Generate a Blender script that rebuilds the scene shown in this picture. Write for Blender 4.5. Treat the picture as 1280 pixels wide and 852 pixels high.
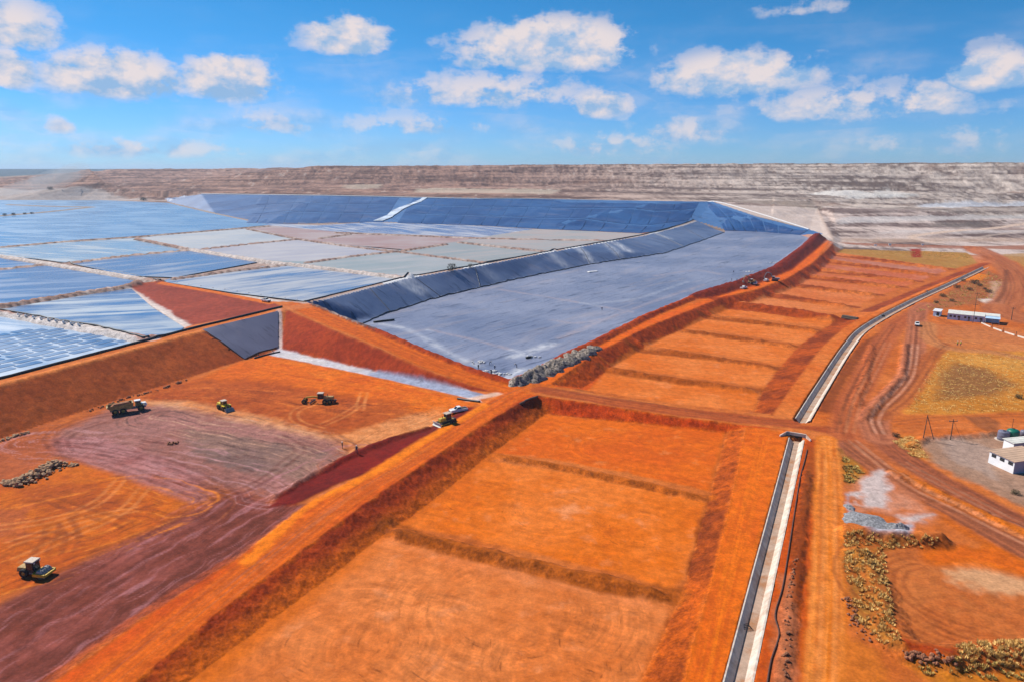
import bpy, bmesh, math, random
import numpy as np
from mathutils import Vector, Matrix
from mathutils.geometry import delaunay_2d_cdt

for o in list(bpy.data.objects):
    bpy.data.objects.remove(o)
scene = bpy.context.scene
COL = scene.collection
rnd = random.Random(7)

# ------------------------------------------------------------------ camera
FPX, CX, CY, CAMZ = 880.0, 640.0, 426.0, 70.0
PITCH = math.atan(215.0 / FPX)
cam_d = bpy.data.cameras.new("camera")
cam = bpy.data.objects.new("camera", cam_d)
COL.objects.link(cam)
cam.location = (0, 0, CAMZ)
cam.rotation_euler = (math.pi / 2 - PITCH, 0, 0)
cam_d.sensor_width = 36.0
cam_d.lens = FPX / 1280.0 * 36.0
cam_d.clip_start = 0.5
cam_d.clip_end = 40000
scene.camera = cam

# ------------------------------------------------------------------ sun, sky, exposure
SUN_EL = math.radians(44)
SUN_BEYOND = math.radians(33)            # the sun stands to the left and a little beyond the picture plane
sv = Vector((-math.cos(SUN_BEYOND) * math.cos(SUN_EL), math.sin(SUN_BEYOND) * math.cos(SUN_EL), math.sin(SUN_EL)))
sun_d = bpy.data.lights.new("sun", 'SUN')
sun_d.energy = 4.9
sun_d.angle = math.radians(0.53)
sun_d.color = (1.0, 0.95, 0.87)
sun = bpy.data.objects.new("sun", sun_d)
COL.objects.link(sun)
sun.location = (-200, 100, 300)
sun.rotation_euler = (-sv).to_track_quat('-Z', 'Y').to_euler()

scene.view_settings.view_transform = 'Standard'
scene.view_settings.look = 'None'
scene.view_settings.gamma = 1.0
scene.view_settings.exposure = 0.37
scene.view_settings.use_curve_mapping = False
scene.cycles.max_bounces = 4
scene.cycles.diffuse_bounces = 2
scene.cycles.glossy_bounces = 2

world = bpy.data.worlds.new("World")
scene.world = world
world.use_nodes = True

class NT:
    """small helper round a node tree"""
    def __init__(s, tree):
        s.t = tree; s.n = tree.nodes; s.l = tree.links
    def new(s, kind, **kw):
        nd = s.n.new(kind)
        for k, v in kw.items():
            setattr(nd, k, v)
        return nd
    def link(s, a, b):
        s.l.new(a, b)
    def setin(s, sock, v):
        if hasattr(v, 'links') or isinstance(v, bpy.types.NodeSocket):
            s.l.new(v, sock)
        else:
            sock.default_value = v
    def math(s, op, a, b=None, c=None, clamp=False):
        nd = s.n.new('ShaderNodeMath'); nd.operation = op; nd.use_clamp = clamp
        s.setin(nd.inputs[0], a)
        if b is not None: s.setin(nd.inputs[1], b)
        if c is not None: s.setin(nd.inputs[2], c)
        return nd.outputs[0]
    def vmath(s, op, a, b=None):
        nd = s.n.new('ShaderNodeVectorMath'); nd.operation = op
        s.setin(nd.inputs[0], a)
        if b is not None: s.setin(nd.inputs[1], b)
        return nd.outputs[0]
    def mix(s, f, a, b, mode='MIX'):
        nd = s.n.new('ShaderNodeMix'); nd.data_type = 'RGBA'; nd.blend_type = mode
        nd.clamp_factor = True
        s.setin(nd.inputs[0], f); s.setin(nd.inputs[6], a); s.setin(nd.inputs[7], b)
        return nd.outputs[2]
    def noise(s, vec, scale, detail=4, rough=0.55, lac=2.0, dist=0.0):
        nd = s.n.new('ShaderNodeTexNoise')
        s.setin(nd.inputs['Vector'], vec)
        nd.inputs['Scale'].default_value = scale
        nd.inputs['Detail'].default_value = detail
        nd.inputs['Roughness'].default_value = rough
        nd.inputs['Lacunarity'].default_value = lac
        nd.inputs['Distortion'].default_value = dist
        return nd.outputs['Fac']
    def smooth(s, v, a, b, lo=0.0, hi=1.0):
        nd = s.n.new('ShaderNodeMapRange'); nd.interpolation_type = 'SMOOTHSTEP'
        s.setin(nd.inputs[0], v)
        nd.inputs[1].default_value = a; nd.inputs[2].default_value = b
        nd.inputs[3].default_value = lo; nd.inputs[4].default_value = hi
        return nd.outputs[0]
    def mapping(s, vec, scale=(1, 1, 1), rot=(0, 0, 0), loc=(0, 0, 0)):
        nd = s.n.new('ShaderNodeMapping')
        s.setin(nd.inputs[0], vec)
        nd.inputs[1].default_value = loc; nd.inputs[2].default_value = rot; nd.inputs[3].default_value = scale
        return nd.outputs[0]

def cam_dir(px, py):
    dx, dy = (px - CX) / FPX, -(py - CY) / FPX
    cp, sp = math.cos(PITCH), math.sin(PITCH)
    return Vector((dx, cp + dy * sp, -sp + dy * cp))

def build_sky():
    w = NT(world.node_tree)
    w.n.clear()
    out = w.new('ShaderNodeOutputWorld')
    bg = w.new('ShaderNodeBackground')
    bg.inputs[1].default_value = 0.09
    w.link(bg.outputs[0], out.inputs[0])
    sky = w.new('ShaderNodeTexSky', sky_type='NISHITA')
    sky.sun_disc = False
    sky.sun_elevation = SUN_EL
    sky.sun_rotation = math.atan2(sv.x, sv.y)
    sky.altitude = 1400
    sky.air_density = 1.0
    sky.dust_density = 0.2
    sky.ozone_density = 3.0
    hs = w.new('ShaderNodeHueSaturation')
    hs.inputs['Saturation'].default_value = 1.15
    hs.inputs['Value'].default_value = 1.0
    w.link(sky.outputs[0], hs.inputs['Color'])
    tc = w.new('ShaderNodeTexCoord')
    d = w.vmath('NORMALIZE', tc.outputs['Generated'])
    sep = w.new('ShaderNodeSeparateXYZ'); w.link(d, sep.inputs[0])
    az = w.math('ARCTAN2', sep.outputs[0], sep.outputs[1])
    el = w.math('ARCSINE', sep.outputs[2])
    # small-angle chart of the sky: azimuth, elevation
    cm = w.new('ShaderNodeCombineXYZ')
    w.link(az, cm.inputs[0]); w.link(w.math('MULTIPLY', el, 1.5), cm.inputs[1])
    chart = cm.outputs[0]
    n_big = w.noise(chart, 15.0, 8, 0.62)
    n_off = w.noise(w.vmath('ADD', chart, (0.012, -0.017, 0.0)), 15.0, 7, 0.58)
    n_soft = w.noise(w.mapping(chart, (1, 2.2, 1)), 8.0, 4, 0.5)
    # cumulus where they stand: azimuth, elevation, half width, half height, solidity
    CL = [(433, 36, 64, 36, 1.0), (140, 84, 118, 40, 1.0), (285, 88, 74, 42, 1.0), (690, 46, 135, 48, 1.05),
          (600, 70, 40, 20, .6),
          (920, 84, 128, 40, .95), (606, 106, 150, 34, .62), (750, 124, 54, 28, .78), (1050, 124, 165, 32, .60),
          (1165, 116, 62, 34, .72), (1240, 80, 74, 34, 1.0), (15, 20, 80, 44, .75), (12, 78, 44, 34, .85),
          (180, 181, 140, 18, .50), (345, 148, 90, 22, .45), (520, 152, 120, 20, .42), (765, 176, 95, 24, .45),
          (862, 156, 66, 28, .52), (75, 154, 26, 14, .6), (1010, 8, 90, 12, .35), (1190, 172, 150, 20, .34),
          # the same kind of clouds beyond the frame
          (1500, 60, 120, 46, .9), (1660, 130, 170, 34, .6), (-220, 70, 150, 44, .95), (-420, 140, 160, 30, .6),
          (300, -140, 160, 60, .9), (900, -190, 180, 60, .9)]
    acc = None
    base_h = None
    for (px, py, rx, ry, s) in CL:
        c = cam_dir(px, py).normalized()
        a0 = math.atan2(c.x, c.y); e0 = math.asin(c.z)
        k = 1.0 / (FPX * (1 + ((px - CX) / FPX) ** 2))
        ra, re = rx * k, ry / FPX * 0.97
        da = w.math('MULTIPLY', w.math('SUBTRACT', az, a0), 1.0 / ra)
        de = w.math('MULTIPLY', w.math('SUBTRACT', el, e0 - re * 0.35), 1.0 / re)
        de0 = de
        # flat underside: squeeze the lower half
        de = w.math('MAXIMUM', de, w.math('MULTIPLY', de, -1.8))
        q = w.math('MULTIPLY_ADD', da, da, w.math('MULTIPLY', de, de))
        f = w.math('MULTIPLY', w.math('SUBTRACT', 1.0, q), s)
        if acc is None:
            acc, base_h = f, de0
        else:
            sel = w.math('GREATER_THAN', f, acc)
            base_h = w.math('MULTIPLY_ADD', sel, w.math('SUBTRACT', de0, base_h), base_h)
            acc = w.math('MAXIMUM', acc, f)
    acc = w.math('MAXIMUM', acc, -1.0)
    dens = w.math('ADD', w.math('MULTIPLY', acc, 0.74), w.math('MULTIPLY', w.math('SUBTRACT', n_big, 0.515), 2.3))
    cover = w.smooth(dens, 0.0, 0.34)
    # veil: thin streaks low in the sky
    low = w.smooth(el, 0.22, 0.03)
    veil = w.math('MULTIPLY', w.math('MULTIPLY', w.smooth(n_soft, 0.40, 0.74), low), 0.46)
    solid = w.smooth(acc, 0.05, 0.75, 0.34, 0.97)
    cov = w.math('MAXIMUM', w.math('MULTIPLY', cover, solid), veil)
    relief = w.math('MULTIPLY', w.math('SUBTRACT', n_big, n_off), 4.5)
    light = w.math('ADD', w.math('ADD', 0.26, relief), w.math('MULTIPLY', w.smooth(w.math('ADD', base_h, w.math('MULTIPLY', w.math('SUBTRACT', n_big, 0.5), 2.0)), -0.7, 0.9), 0.62), clamp=True)
    ccol = w.mix(light, (2.6, 4.2, 6.5, 1), (7.1, 6.3, 6.3, 1))
    tint = w.mix(w.smooth(el, 0.0, 0.22), (0.36, 0.62, 1.06, 1), (0.25, 0.72, 0.93, 1))
    skyc = w.mix(1.0, hs.outputs[0], tint, 'MULTIPLY')
    final = w.mix(cov, skyc, ccol)
    w.link(final, bg.inputs[0])
build_sky()
world.cycles.sampling_method = 'MANUAL'
world.cycles.sample_map_resolution = 128

# ------------------------------------------------------------------ geometry helpers
def P(px, py, z=0.0):
    """point of the ground at height z that is seen at a pixel of the photograph"""
    d = cam_dir(px, py)
    t = (z - CAMZ) / d.z
    return (d.x * t, d.y * t, z)

def PR(px, py, r):
    d = cam_dir(px, py)
    t = r / math.hypot(d.x, d.y)
    return (d.x * t, d.y * t, CAMZ + d.z * t)

def PL(pts, z=None):
    return [P(p[0], p[1], z if z is not None else p[2]) for p in pts]

def off(poly, d, z=None):
    """polyline shifted sideways (left positive)"""
    n = len(poly); res = []
    for i in range(n):
        a = poly[max(i - 1, 0)]; b = poly[min(i + 1, n - 1)]
        tx, ty = b[0] - a[0], b[1] - a[1]
        L = math.hypot(tx, ty) or 1
        dd = d[i] if isinstance(d, (list, tuple)) else d
        zz = poly[i][2] if z is None else (z[i] if isinstance(z, (list, tuple)) else z)
        res.append((poly[i][0] - ty / L * dd, poly[i][1] + tx / L * dd, zz))
    return res

def densify(poly, step):
    res = [poly[0]]
    for a, b in zip(poly[:-1], poly[1:]):
        L = math.dist(a[:2], b[:2]); k = max(1, int(L / step))
        for i in range(1, k + 1):
            t = i / k
            res.append(tuple(a[j] + (b[j] - a[j]) * t for j in range(len(a))))
    return res

def smooth_line(poly, n=6):
    """Catmull-Rom through the points"""
    p = [np.array(q, float) for q in poly]
    p = [2 * p[0] - p[1]] + p + [2 * p[-1] - p[-2]]
    res = []
    for i in range(1, len(p) - 2):
        for k in range(n):
            t = k / n
            res.append(tuple(0.5 * ((2 * p[i]) + (-p[i-1] + p[i+1]) * t + (2*p[i-1] - 5*p[i] + 4*p[i+1] - p[i+2]) * t*t
                                    + (-p[i-1] + 3*p[i] - 3*p[i+1] + p[i+2]) * t**3)))
    res.append(tuple(p[-2]))
    return res

# numpy gradient noise
_rng = np.random.RandomState(3)
_perm = _rng.permutation(512).astype(np.int64)
_perm = np.concatenate([_perm, _perm, _perm])
_ga = _rng.rand(512) * 2 * np.pi
_gx, _gy = np.cos(_ga).astype(np.float32), np.sin(_ga).astype(np.float32)
def perlin(x, y):
    xi = np.floor(x).astype(np.int64); yi = np.floor(y).astype(np.int64)
    xf = (x - xi).astype(np.float32); yf = (y - yi).astype(np.float32)
    u = xf * xf * xf * (xf * (xf * 6 - 15) + 10); v = yf * yf * yf * (yf * (yf * 6 - 15) + 10)
    xi &= 511; yi &= 511
    def g(ix, iy, fx, fy):
        h = _perm[_perm[ix] + iy]
        return _gx[h] * fx + _gy[h] * fy
    x1 = (xi + 1) & 511; y1 = (yi + 1) & 511
    a = g(xi, yi, xf, yf); b = g(x1, yi, xf - 1, yf)
    c = g(xi, y1, xf, yf - 1); d = g(x1, y1, xf - 1, yf - 1)
    return ((a + u * (b - a)) + v * ((c + u * (d - c)) - (a + u * (b - a)))) * 1.5
def fbm(x, y, oct=4, gain=0.5, seed=0.0):
    s = 0; a = 1.0; t = 0
    for i in range(oct):
        s = s + a * perlin(x + 17.3 * i + seed, y - 9.1 * i + seed * 1.7); t += a
        a *= gain; x = x * 2.03; y = y * 2.03
    return s / t
def sstep(a, b, x):
    t = np.clip((x - a) / (b - a), 0, 1)
    return t * t * (3 - 2 * t)

def srgb(r, g, b, k=1.0):
    f = lambda c: ((c / 255 + 0.055) / 1.055) ** 2.4 if c > 10 else c / 255 / 12.92
    return (f(r) * k, f(g) * k, f(b) * k)
KL = 0.72     # lit appearance -> albedo
def S(r, g, b):
    return np.array(srgb(r, g, b, KL), np.float32)
# ------------------------------------------------------------------ terrain: break lines of the earthworks
hL = PL([(-60, 935), (67, 852), (195, 761), (300, 695), (384, 631), (468, 588), (542, 541), (602, 507), (640, 487)], 4)
hL = [(p[0], p[1], p[2]) for p in PL([(-60, 935, 1.9), (67, 852, 1.9), (195, 761, 2.2), (300, 695, 2.6), (384, 631, 3.0), (468, 588, 3.4), (542, 541, 3.7), (602, 507, 3.9), (640, 487, 4)])]
hR = PL([(90, 925, 1.9), (168, 852, 1.9), (269, 767, 2.2), (434, 645, 3.0), (501, 598, 3.4), (602, 531, 3.7), (653, 501, 3.9), (672, 494, 4)])
hRt = PL([(175, 915), (235, 852), (430, 707), (474, 672), (518, 643), (605, 574), (682, 517)], 0)
hLt = off(hL[:4], 3.5, [1.0, 1.0, 1.2, 1.4])
Wdg = PL([(336, 634, 1.8), (346, 621, 2.1), (448, 561, 2.4), (530, 535, 2.8), (580, 512, 3.2)])
WdgT = off(Wdg[1:4], 1.6, 1.5)
stripL = PL([(334, 443, 1.5), (468, 470, 1.5), (530, 484, 2.2), (560, 491, 2.7), (602, 502, 3.5)])
stripU = PL([(349, 436, 1.5), (468, 464, 1.5), (530, 477, 2.5), (585, 487, 3.5), (622, 489.5, 3.9)])
Hlow = PL([(358, 387, 11), (430, 418, 9), (461, 430, 8), (545, 467, 5.5), (612, 484, 4.2)])
Hup = PL([(390, 381, 11), (455, 408, 8.6), (530, 440, 6.3), (598, 468, 4.6), (640, 480, 4)])
HupT = off(Hup[:4], 9, [1.4, 1.3, 1.3, 1.5])
Gl = PL([(655, 477, 4), (741, 434, 4), (818, 396, 4), (880, 371, 4), (934, 356, 4.2), (984, 337, 4.4), (1022, 308, 4.8), (1031, 299, 5)])
GlT = off(Gl[1:7], [8, 9, 10, 11, 12, 12], [1.5, 1.6, 1.8, 2, 2.4, 3])
Gr = PL([(687, 480, 3.6), (745, 441, 4), (811, 408, 4), (900, 373, 4), (950, 361, 4), (984, 348, 4.2), (1014, 330, 4.4), (1034, 312, 4.8), (1041, 304, 5)])
GrT = off(Gr[1:8], -7, 0)
Cu = PL([(689, 481.5, 3.6), (770, 496, 2.8), (850, 507, 2.3), (900, 513, 2.2), (994, 522, 2.2), (1030, 528, 2.2)])
CuT = [P(728, 485, 0)] + off(Cu[1:4], 4, 0)
Cl = PL([(672, 494, 4), (760, 507, 2.9), (850, 521, 2.3), (912, 529, 2.2), (981, 537, 2.2)])
ClT = PL([(682, 517), (760, 525), (811, 530), (870, 537), (908, 541)], 0)
nT = PL([(908, 541), (884, 631), (860, 715), (850, 747), (800, 852), (775, 905)], 0)
nC = PL([(932, 533), (920, 598), (893, 715), (867, 801), (857, 848), (843, 905)], 2.2)
mT = PL([(943, 515), (954, 487), (974, 459), (998, 432), (1028, 412), (1046, 401)], 0)
mC = PL([(966, 518.5), (1001, 470), (1028, 434), (1056, 410), (1074, 399)], 2.2)
uT = PL([(1074, 390), (1150, 359), (1226, 329)], 0)
uC = PL([(1094, 390), (1166, 360), (1243, 328)], 2.2)
fE = PL([(1046, 304), (1120, 306), (1217, 309), (1243, 322)], 2.2)
fET = PL([(1056, 310), (1120, 311), (1208, 315)], 0)
bC = PL([(-90, 503.5), (0, 480), (240, 416.5), (349, 388.5)], 11)
bP = PL([(-90, 494), (0, 473), (236, 412), (352, 384)], 11)
bPi = off(bP[:3], 5, 8.6) 
bT = PL([(-90, 572), (0, 548), (134, 504), (235, 472), (299, 451.5), (334, 443)], 1.5)
triU = PL([(165, 354, 10.4), (201, 352, 11), (270, 364, 11), (339, 377, 11), (352, 384, 11)])
triB = PL([(156, 361, 8.6), (190, 383, 8.6), (230, 409, 8.6)])
rC = PL([(383, 377, 11.2), (400, 373, 11.2), (501, 348, 11), (588, 333, 11), (689, 314, 11), (803, 294, 11), (850, 281.5, 11.5), (868, 275, 12)])
rP = off(rC[1:7], 7, 8.6)
rL = off(rC[1:8], -3, 10.6)
rT = PL([(452, 404.5, 1.3), (470, 397, 1.2), (534, 375.5, 1.2), (635, 351.5, 1.5), (736, 331, 2), (830, 317, 2.5), (872, 303, 3), (905, 291, 3)])
fT = PL([(212, 253.5, 9.2), (268, 266.5, 9.2), (330, 279, 9.2), (467, 277.5, 9.2), (601, 282, 9.2), (669, 286, 9.2), (800, 292, 9.2)])
fTop = PL([(252, 243, 26), (400, 245, 29), (600, 249.5, 28), (830, 253.5, 26), (877, 254.5, 25), (944, 271, 17), (1011, 287.5, 7), (1028, 293, 5.5)])
fFl = PL([(905, 288, 3), (950, 289.5, 3.5), (1000, 294, 4.3)])
pondFar = PL([(-160, 250, 9.2), (0, 250, 9.2), (125, 250, 9.2), (200, 247, 14)])
dB = PL([(-200, 236, 20), (20, 236, 20), (130, 238, 22), (252, 241, 27.5), (400, 243.2, 30.5), (600, 247.5, 30), (830, 251.5, 29), (900, 252, 29), (1021, 259, 20), (1041, 300, 4.5)])
dM = [PR(*q) for q in [(-60, 232, 2300), (60, 230, 1950), (130, 229, 1750), (400, 231, 1500), (700, 232, 1450), (900, 236, 1350), (1280, 240, 1300), (1700, 240, 1300)]]
dT = [PR(*q) for q in [(40, 226, 2020), (111, 211, 1900), (400, 208.5, 1640), (700, 207, 1580), (1000, 206, 1500), (1280, 205, 1450), (1700, 204, 1450)]]
dP = [PR(*q) for q in [(140, 212, 2500), (400, 210.5, 2400), (700, 210, 2400), (1000, 209.5, 2400), (1280, 209.5, 2400), (1800, 209.5, 2400)]]
dP2 = [PR(*q) for q in [(150, 214, 2900), (700, 214, 2900), (1800, 214, 2900)]]
t1 = PL([(1052, 303), (1150, 303), (1280, 303), (1600, 303)], 2.2)
t2 = PL([(1048, 290), (1280, 290), (1600, 290)], 7)
t3 = PL([(1046, 283), (1280, 283), (1600, 283)], 9)
t4 = PL([(1040, 264), (1280, 263), (1600, 262)], 20)
t5 = PL([(1032, 260), (1280, 258), (1600, 258)], 21)
t6 = PL([(960, 248), (1280, 247), (1600, 247)], 28)
frame_pts = [(-900, -100, 1.5), (-60, -20, 2), (60, -20, 2.2), (900, -100, 2.2), (900, 300, 2.2), (900, 650, 2.2), (-900, 300, 9),
             (-700, 120, 1.5), (-1500, 900, 9), (-2500, 2200, 10), (3500, 1000, 20), (-9000, 4000, 0), (9000, 4000, 0),
             (-16000, 15000, 0), (16000, 15000, 0), (-500, 3800, 0), (2000, 3800, 0), (-2500, 3800, 0), (40, 60, 2.2), (-30, 60, 0), (-180, 40, 2)]
frame_pts += PL([(1400, 330), (1400, 420), (1400, 560), (1400, 760), (1180, 910), (1000, 910)], 2.2)
frame_pts += PL([(-200, 640), (-200, 820), (-160, 930), (60, 640), (200, 560), (400, 520)], 1.5)
frame_pts += PL([(-200, 380), (-200, 330), (-200, 290), (100, 380), (60, 420)], 8.6)

BL = [hL, hR, hRt, hLt, Wdg, WdgT, stripL, stripU, Hlow, Hup, HupT, Gl, GlT, Gr, GrT, Cu, CuT, Cl, ClT, nT, nC, mT, mC, uT, uC,
      fE, fET, bC, bP, bPi, bT, triU, triB, rC, rP, rL, rT, fT, fTop, fFl, pondFar, dB, dM, dT, dP, dP2, t1, t2, t3, t4, t5, t6]

def build_tin():
    vs, zs, es = [], [], []
    index = {}
    def add(p):
        k = (round(p[0], 2), round(p[1], 2))
        if k not in index:
            index[k] = len(vs); vs.append(Vector((p[0], p[1]))); zs.append(p[2])
        return index[k]
    for line in BL:
        ids = [add(p) for p in line]
        es += [(a, b) for a, b in zip(ids[:-1], ids[1:]) if a != b]
    for p in frame_pts:
        add(p)
    ov, oe, of, iv, ie, if_ = delaunay_2d_cdt(vs, es, [], 0, 1e-3)
    oz = np.zeros(len(ov)); bad = []
    src = np.array([(v.x, v.y) for v in vs]); zs = np.array(zs)
    for i, v in enumerate(ov):
        if len(iv[i]):
            oz[i] = max(zs[j] for j in iv[i])
        else:
            d2 = ((src - np.array((v.x, v.y))) ** 2).sum(1)
            j = np.argsort(d2)[:3]; wgt = 1 / (d2[j] + 1)
            oz[i] = (zs[j] * wgt).sum() / wgt.sum(); bad.append((round(v.x), round(v.y)))
    if bad:
        print("TIN crossings at", bad)
    return np.array([(v.x, v.y) for v in ov]), oz, [tuple(f) for f in of]

# polar sheet round the point under the camera: fine in front, coarse outside
def rows():
    r, res = 14.0, []
    while r < 62:
        res.append(r); r *= 1.10
    while r < 16000:
        res.append(r)
        st = r * r / CAMZ * 0.00100 * (1 + (CAMZ / r) ** 2)
        if r < 620: r += st
        elif r < 960: r += min(st, 3.3)
        elif r < 1950: r += min(st, 5.4)
        elif r < 2450: r += 16
        else: r *= 1.045
    return np.array(res)
RR = rows()
az_f = np.radians(np.arange(-41.6, 41.61, 0.082))
az_l = np.radians(np.linspace(-75, -42.0, 40)); az_r = np.radians(np.linspace(42.0, 75, 40))
AZ = np.concatenate([az_l, az_f, az_r])
NR, NC = len(RR), len(AZ)
print("terrain grid", NR, NC, NR * NC * 2, "tris")
X = (RR[:, None] * np.sin(AZ)[None, :]).ravel()
Y = (RR[:, None] * np.cos(AZ)[None, :]).ravel()
RAD = np.repeat(RR, NC)
tv, tz, tf = build_tin()
Z = np.zeros(NR * NC)
for f in tf:
    (x0, y0), (x1, y1), (x2, y2) = tv[list(f)]
    det = (y1 - y2) * (x0 - x2) + (x2 - x1) * (y0 - y2)
    if abs(det) < 1e-9: continue
    m = np.nonzero((X >= min(x0, x1, x2)) & (X <= max(x0, x1, x2)) & (Y >= min(y0, y1, y2)) & (Y <= max(y0, y1, y2)))[0]
    if not len(m): continue
    a = ((y1 - y2) * (X[m] - x2) + (x2 - x1) * (Y[m] - y2)) / det
    b = ((y2 - y0) * (X[m] - x2) + (x0 - x2) * (Y[m] - y2)) / det
    c = 1 - a - b
    k = (a >= -1e-6) & (b >= -1e-6) & (c >= -1e-6)
    z = tz[list(f)]
    Z[m[k]] = a[k] * z[0] + b[k] * z[1] + c[k] * z[2]

def line_field(poly, reach):
    """indices near a polyline with distance (signed, left +), run along it, and fraction"""
    p = np.array([q[:2] for q in poly])
    lo = p.min(0) - reach; hi = p.max(0) + reach
    idx = np.nonzero((X > lo[0]) & (X < hi[0]) & (Y > lo[1]) & (Y < hi[1]))[0]
    x, y = X[idx], Y[idx]
    best = np.full(len(idx), 1e9); sg = np.zeros(len(idx)); run = np.zeros(len(idx)); s0 = 0.0
    for a, b in zip(p[:-1], p[1:]):
        d = b - a; L = math.hypot(*d)
        if L < 1e-6: continue
        t = np.clip(((x - a[0]) * d[0] + (y - a[1]) * d[1]) / (L * L), 0, 1)
        ex, ey = x - a[0] - t * d[0], y - a[1] - t * d[1]
        dist = np.hypot(ex, ey)
        k = dist < best
        best[k] = dist[k]; run[k] = (s0 + t * L)[k]
        sg[k] = np.sign(d[0] * (y - a[1]) - d[1] * (x - a[0]))[k]
        s0 += L
    k = best < reach
    return idx[k], best[k] * np.where(sg[k] == 0, 1, sg[k]), run[k], s0

# ponds: level beds behind their embankments
def _inside(poly):
    p = np.array([q[:2] for q in poly]); ins = np.zeros(NR * NC, bool); best = np.full(NR * NC, 1e9)
    for i in range(len(p)):
        a, b = p[i], p[(i + 1) % len(p)]
        c = (a[1] > Y) != (b[1] > Y)
        with np.errstate(divide='ignore', invalid='ignore'):
            ins ^= c & (X < (b[0] - a[0]) * (Y - a[1]) / (b[1] - a[1]) + a[0])
        d = b - a; t = np.clip(((X - a[0]) * d[0] + (Y - a[1]) * d[1]) / (d @ d), 0, 1)
        best = np.minimum(best, np.hypot(X - a[0] - t * d[0], Y - a[1] - t * d[1]))
    return np.where(ins, best, -best)
_pd = _inside(bP[:3] + triB[::-1] + triU[:4] + rC[:6] + fT[::-1] + pondFar[2::-1] + [P(-160, 505, 11)])
Z = np.where(_pd > 0, np.minimum(Z, 8.5 + np.clip(1 - _pd / 6, 0, 1) * 2.6), Z)
RID = np.zeros(NR * NC)
def ridge(poly, h, wtop, wbase, wob=0.25, taper=0.0):
    idx, d, s, L = line_field(poly, wbase * 1.3)
    d = np.abs(d + fbm(X[idx] / 7, Y[idx] / 7, 2) * wbase * wob)
    hh = h(s / L) if callable(h) else h
    prof = 1 - sstep(wtop, wbase, d)
    prof = np.clip((wbase - d) / (wbase - wtop), 0, 1) * 0.6 + prof * 0.4
    nz = 1 + 0.18 * perlin(X[idx] / 3.1, Y[idx] / 3.1)
    if taper: nz = nz * sstep(0, taper, s) * sstep(0, taper, L - s)
    RID[idx] = np.maximum(RID[idx], hh * prof * nz)

# dividers between the ponds
PZ = 10.3
div = [[(-60, 314), (0, 319), (50, 327), (161, 345), (201, 352)],
       [(-60, 312), (0, 308), (81, 301), (161, 296), (285, 286), (336, 282)],
       [(81, 328), (160, 318), (238, 311)],
       [(171, 298), (238, 311), (332, 326), (430, 337), (511, 347)],
       [(218, 347), (290, 337), (363, 329)],
       [(255, 310), (310, 304), (373, 298)],
       [(310, 285.5), (373, 298), (430, 306), (511, 315), (606, 327)],
       [(383, 327), (440, 319), (496, 313)],
       [(504, 312), (558, 304)],
       [(400, 297), (437, 292)],
       [(575, 302), (640, 309), (690, 314)],
       [(0, 335), (40, 331), (60, 329)],
       [(-90, 394), (0, 381.5), (90, 367), (171, 355)],
       [(-80, 374), (0, 388.5), (67, 401), (130, 412), (188, 423)],
       [(420, 290), (600, 297), (770, 300)]]
for i, q in enumerate(div):
    w = PL(q, PZ)
    ridge(w, 2.2 if i in (0, 3, 12, 13) else 1.7, 1.2, 4.6 if i in (0, 13) else 3.6, 0.2)
ridge(PL([(-40, 271), (0, 270), (60, 265), (115, 259)], 9.5), 1.6, 1.5, 7)
ridge(PL([(10, 256), (60, 258), (112, 259)], 9.5), 1.6, 1.5, 8)
# berms between the drying pads
ridge(PL([(478, 657), (560, 677), (660, 700), (780, 727), (846, 743)], 1.0), 1.25, 0.4, 2.6, 0.25, 5)
ridge(PL([(607, 566), (700, 581), (800, 602), (888, 623)], 0.5), 0.8, 0.3, 2.0, 0.3, 4)
for q in ([(752, 458), (850, 474), (954, 488)], [(788, 430), (880, 444), (976, 460)], [(846, 411), (920, 421), (1000, 433)], [(876, 392), (950, 402), (1030, 413)]):
    ridge(PL(q, 0.8), 1.25, 0.4, 2.9, 0.25, 5)
ridge(PL([(900, 375), (950, 382), (998, 388.5), (1058, 399)], 2), 2.6, 2.0, 6, 0.1, 8)
for q in ([(959, 366), (1068, 384)], [(992, 355), (1100, 369)], [(1004, 343), (1130, 359)], [(1017, 334), (1150, 352)], [(1030, 324), (1170, 344)], [(1040, 316), (1190, 337)]):
    ridge(PL(q, 1.0), 1.7, 0.8, 4.0, 0.15, 6)
# windrows along the crest roads
ridge(off(Gl, [2.4, 3, 3.6, 4, 4.5, 5, 6, 6]), lambda t: 1.9 + 2.6 * t ** 1.5, 0.8, 4.0, 0.10)
ridge(off(Gl[3:], [4, 5, 6, 7, 7]), lambda t: 3.0 + 2.6 * t, 0.8, 9, 0.10)
ridge(off(Hup, 1.8), 1.5, 0.5, 3.2, 0.15)
ridge(PL([(346, 618, 2), (400, 588, 2.3), (470, 556, 2.6), (530, 536, 2.8)]), 0.8, 0.3, 2.2, 0.3)
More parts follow.
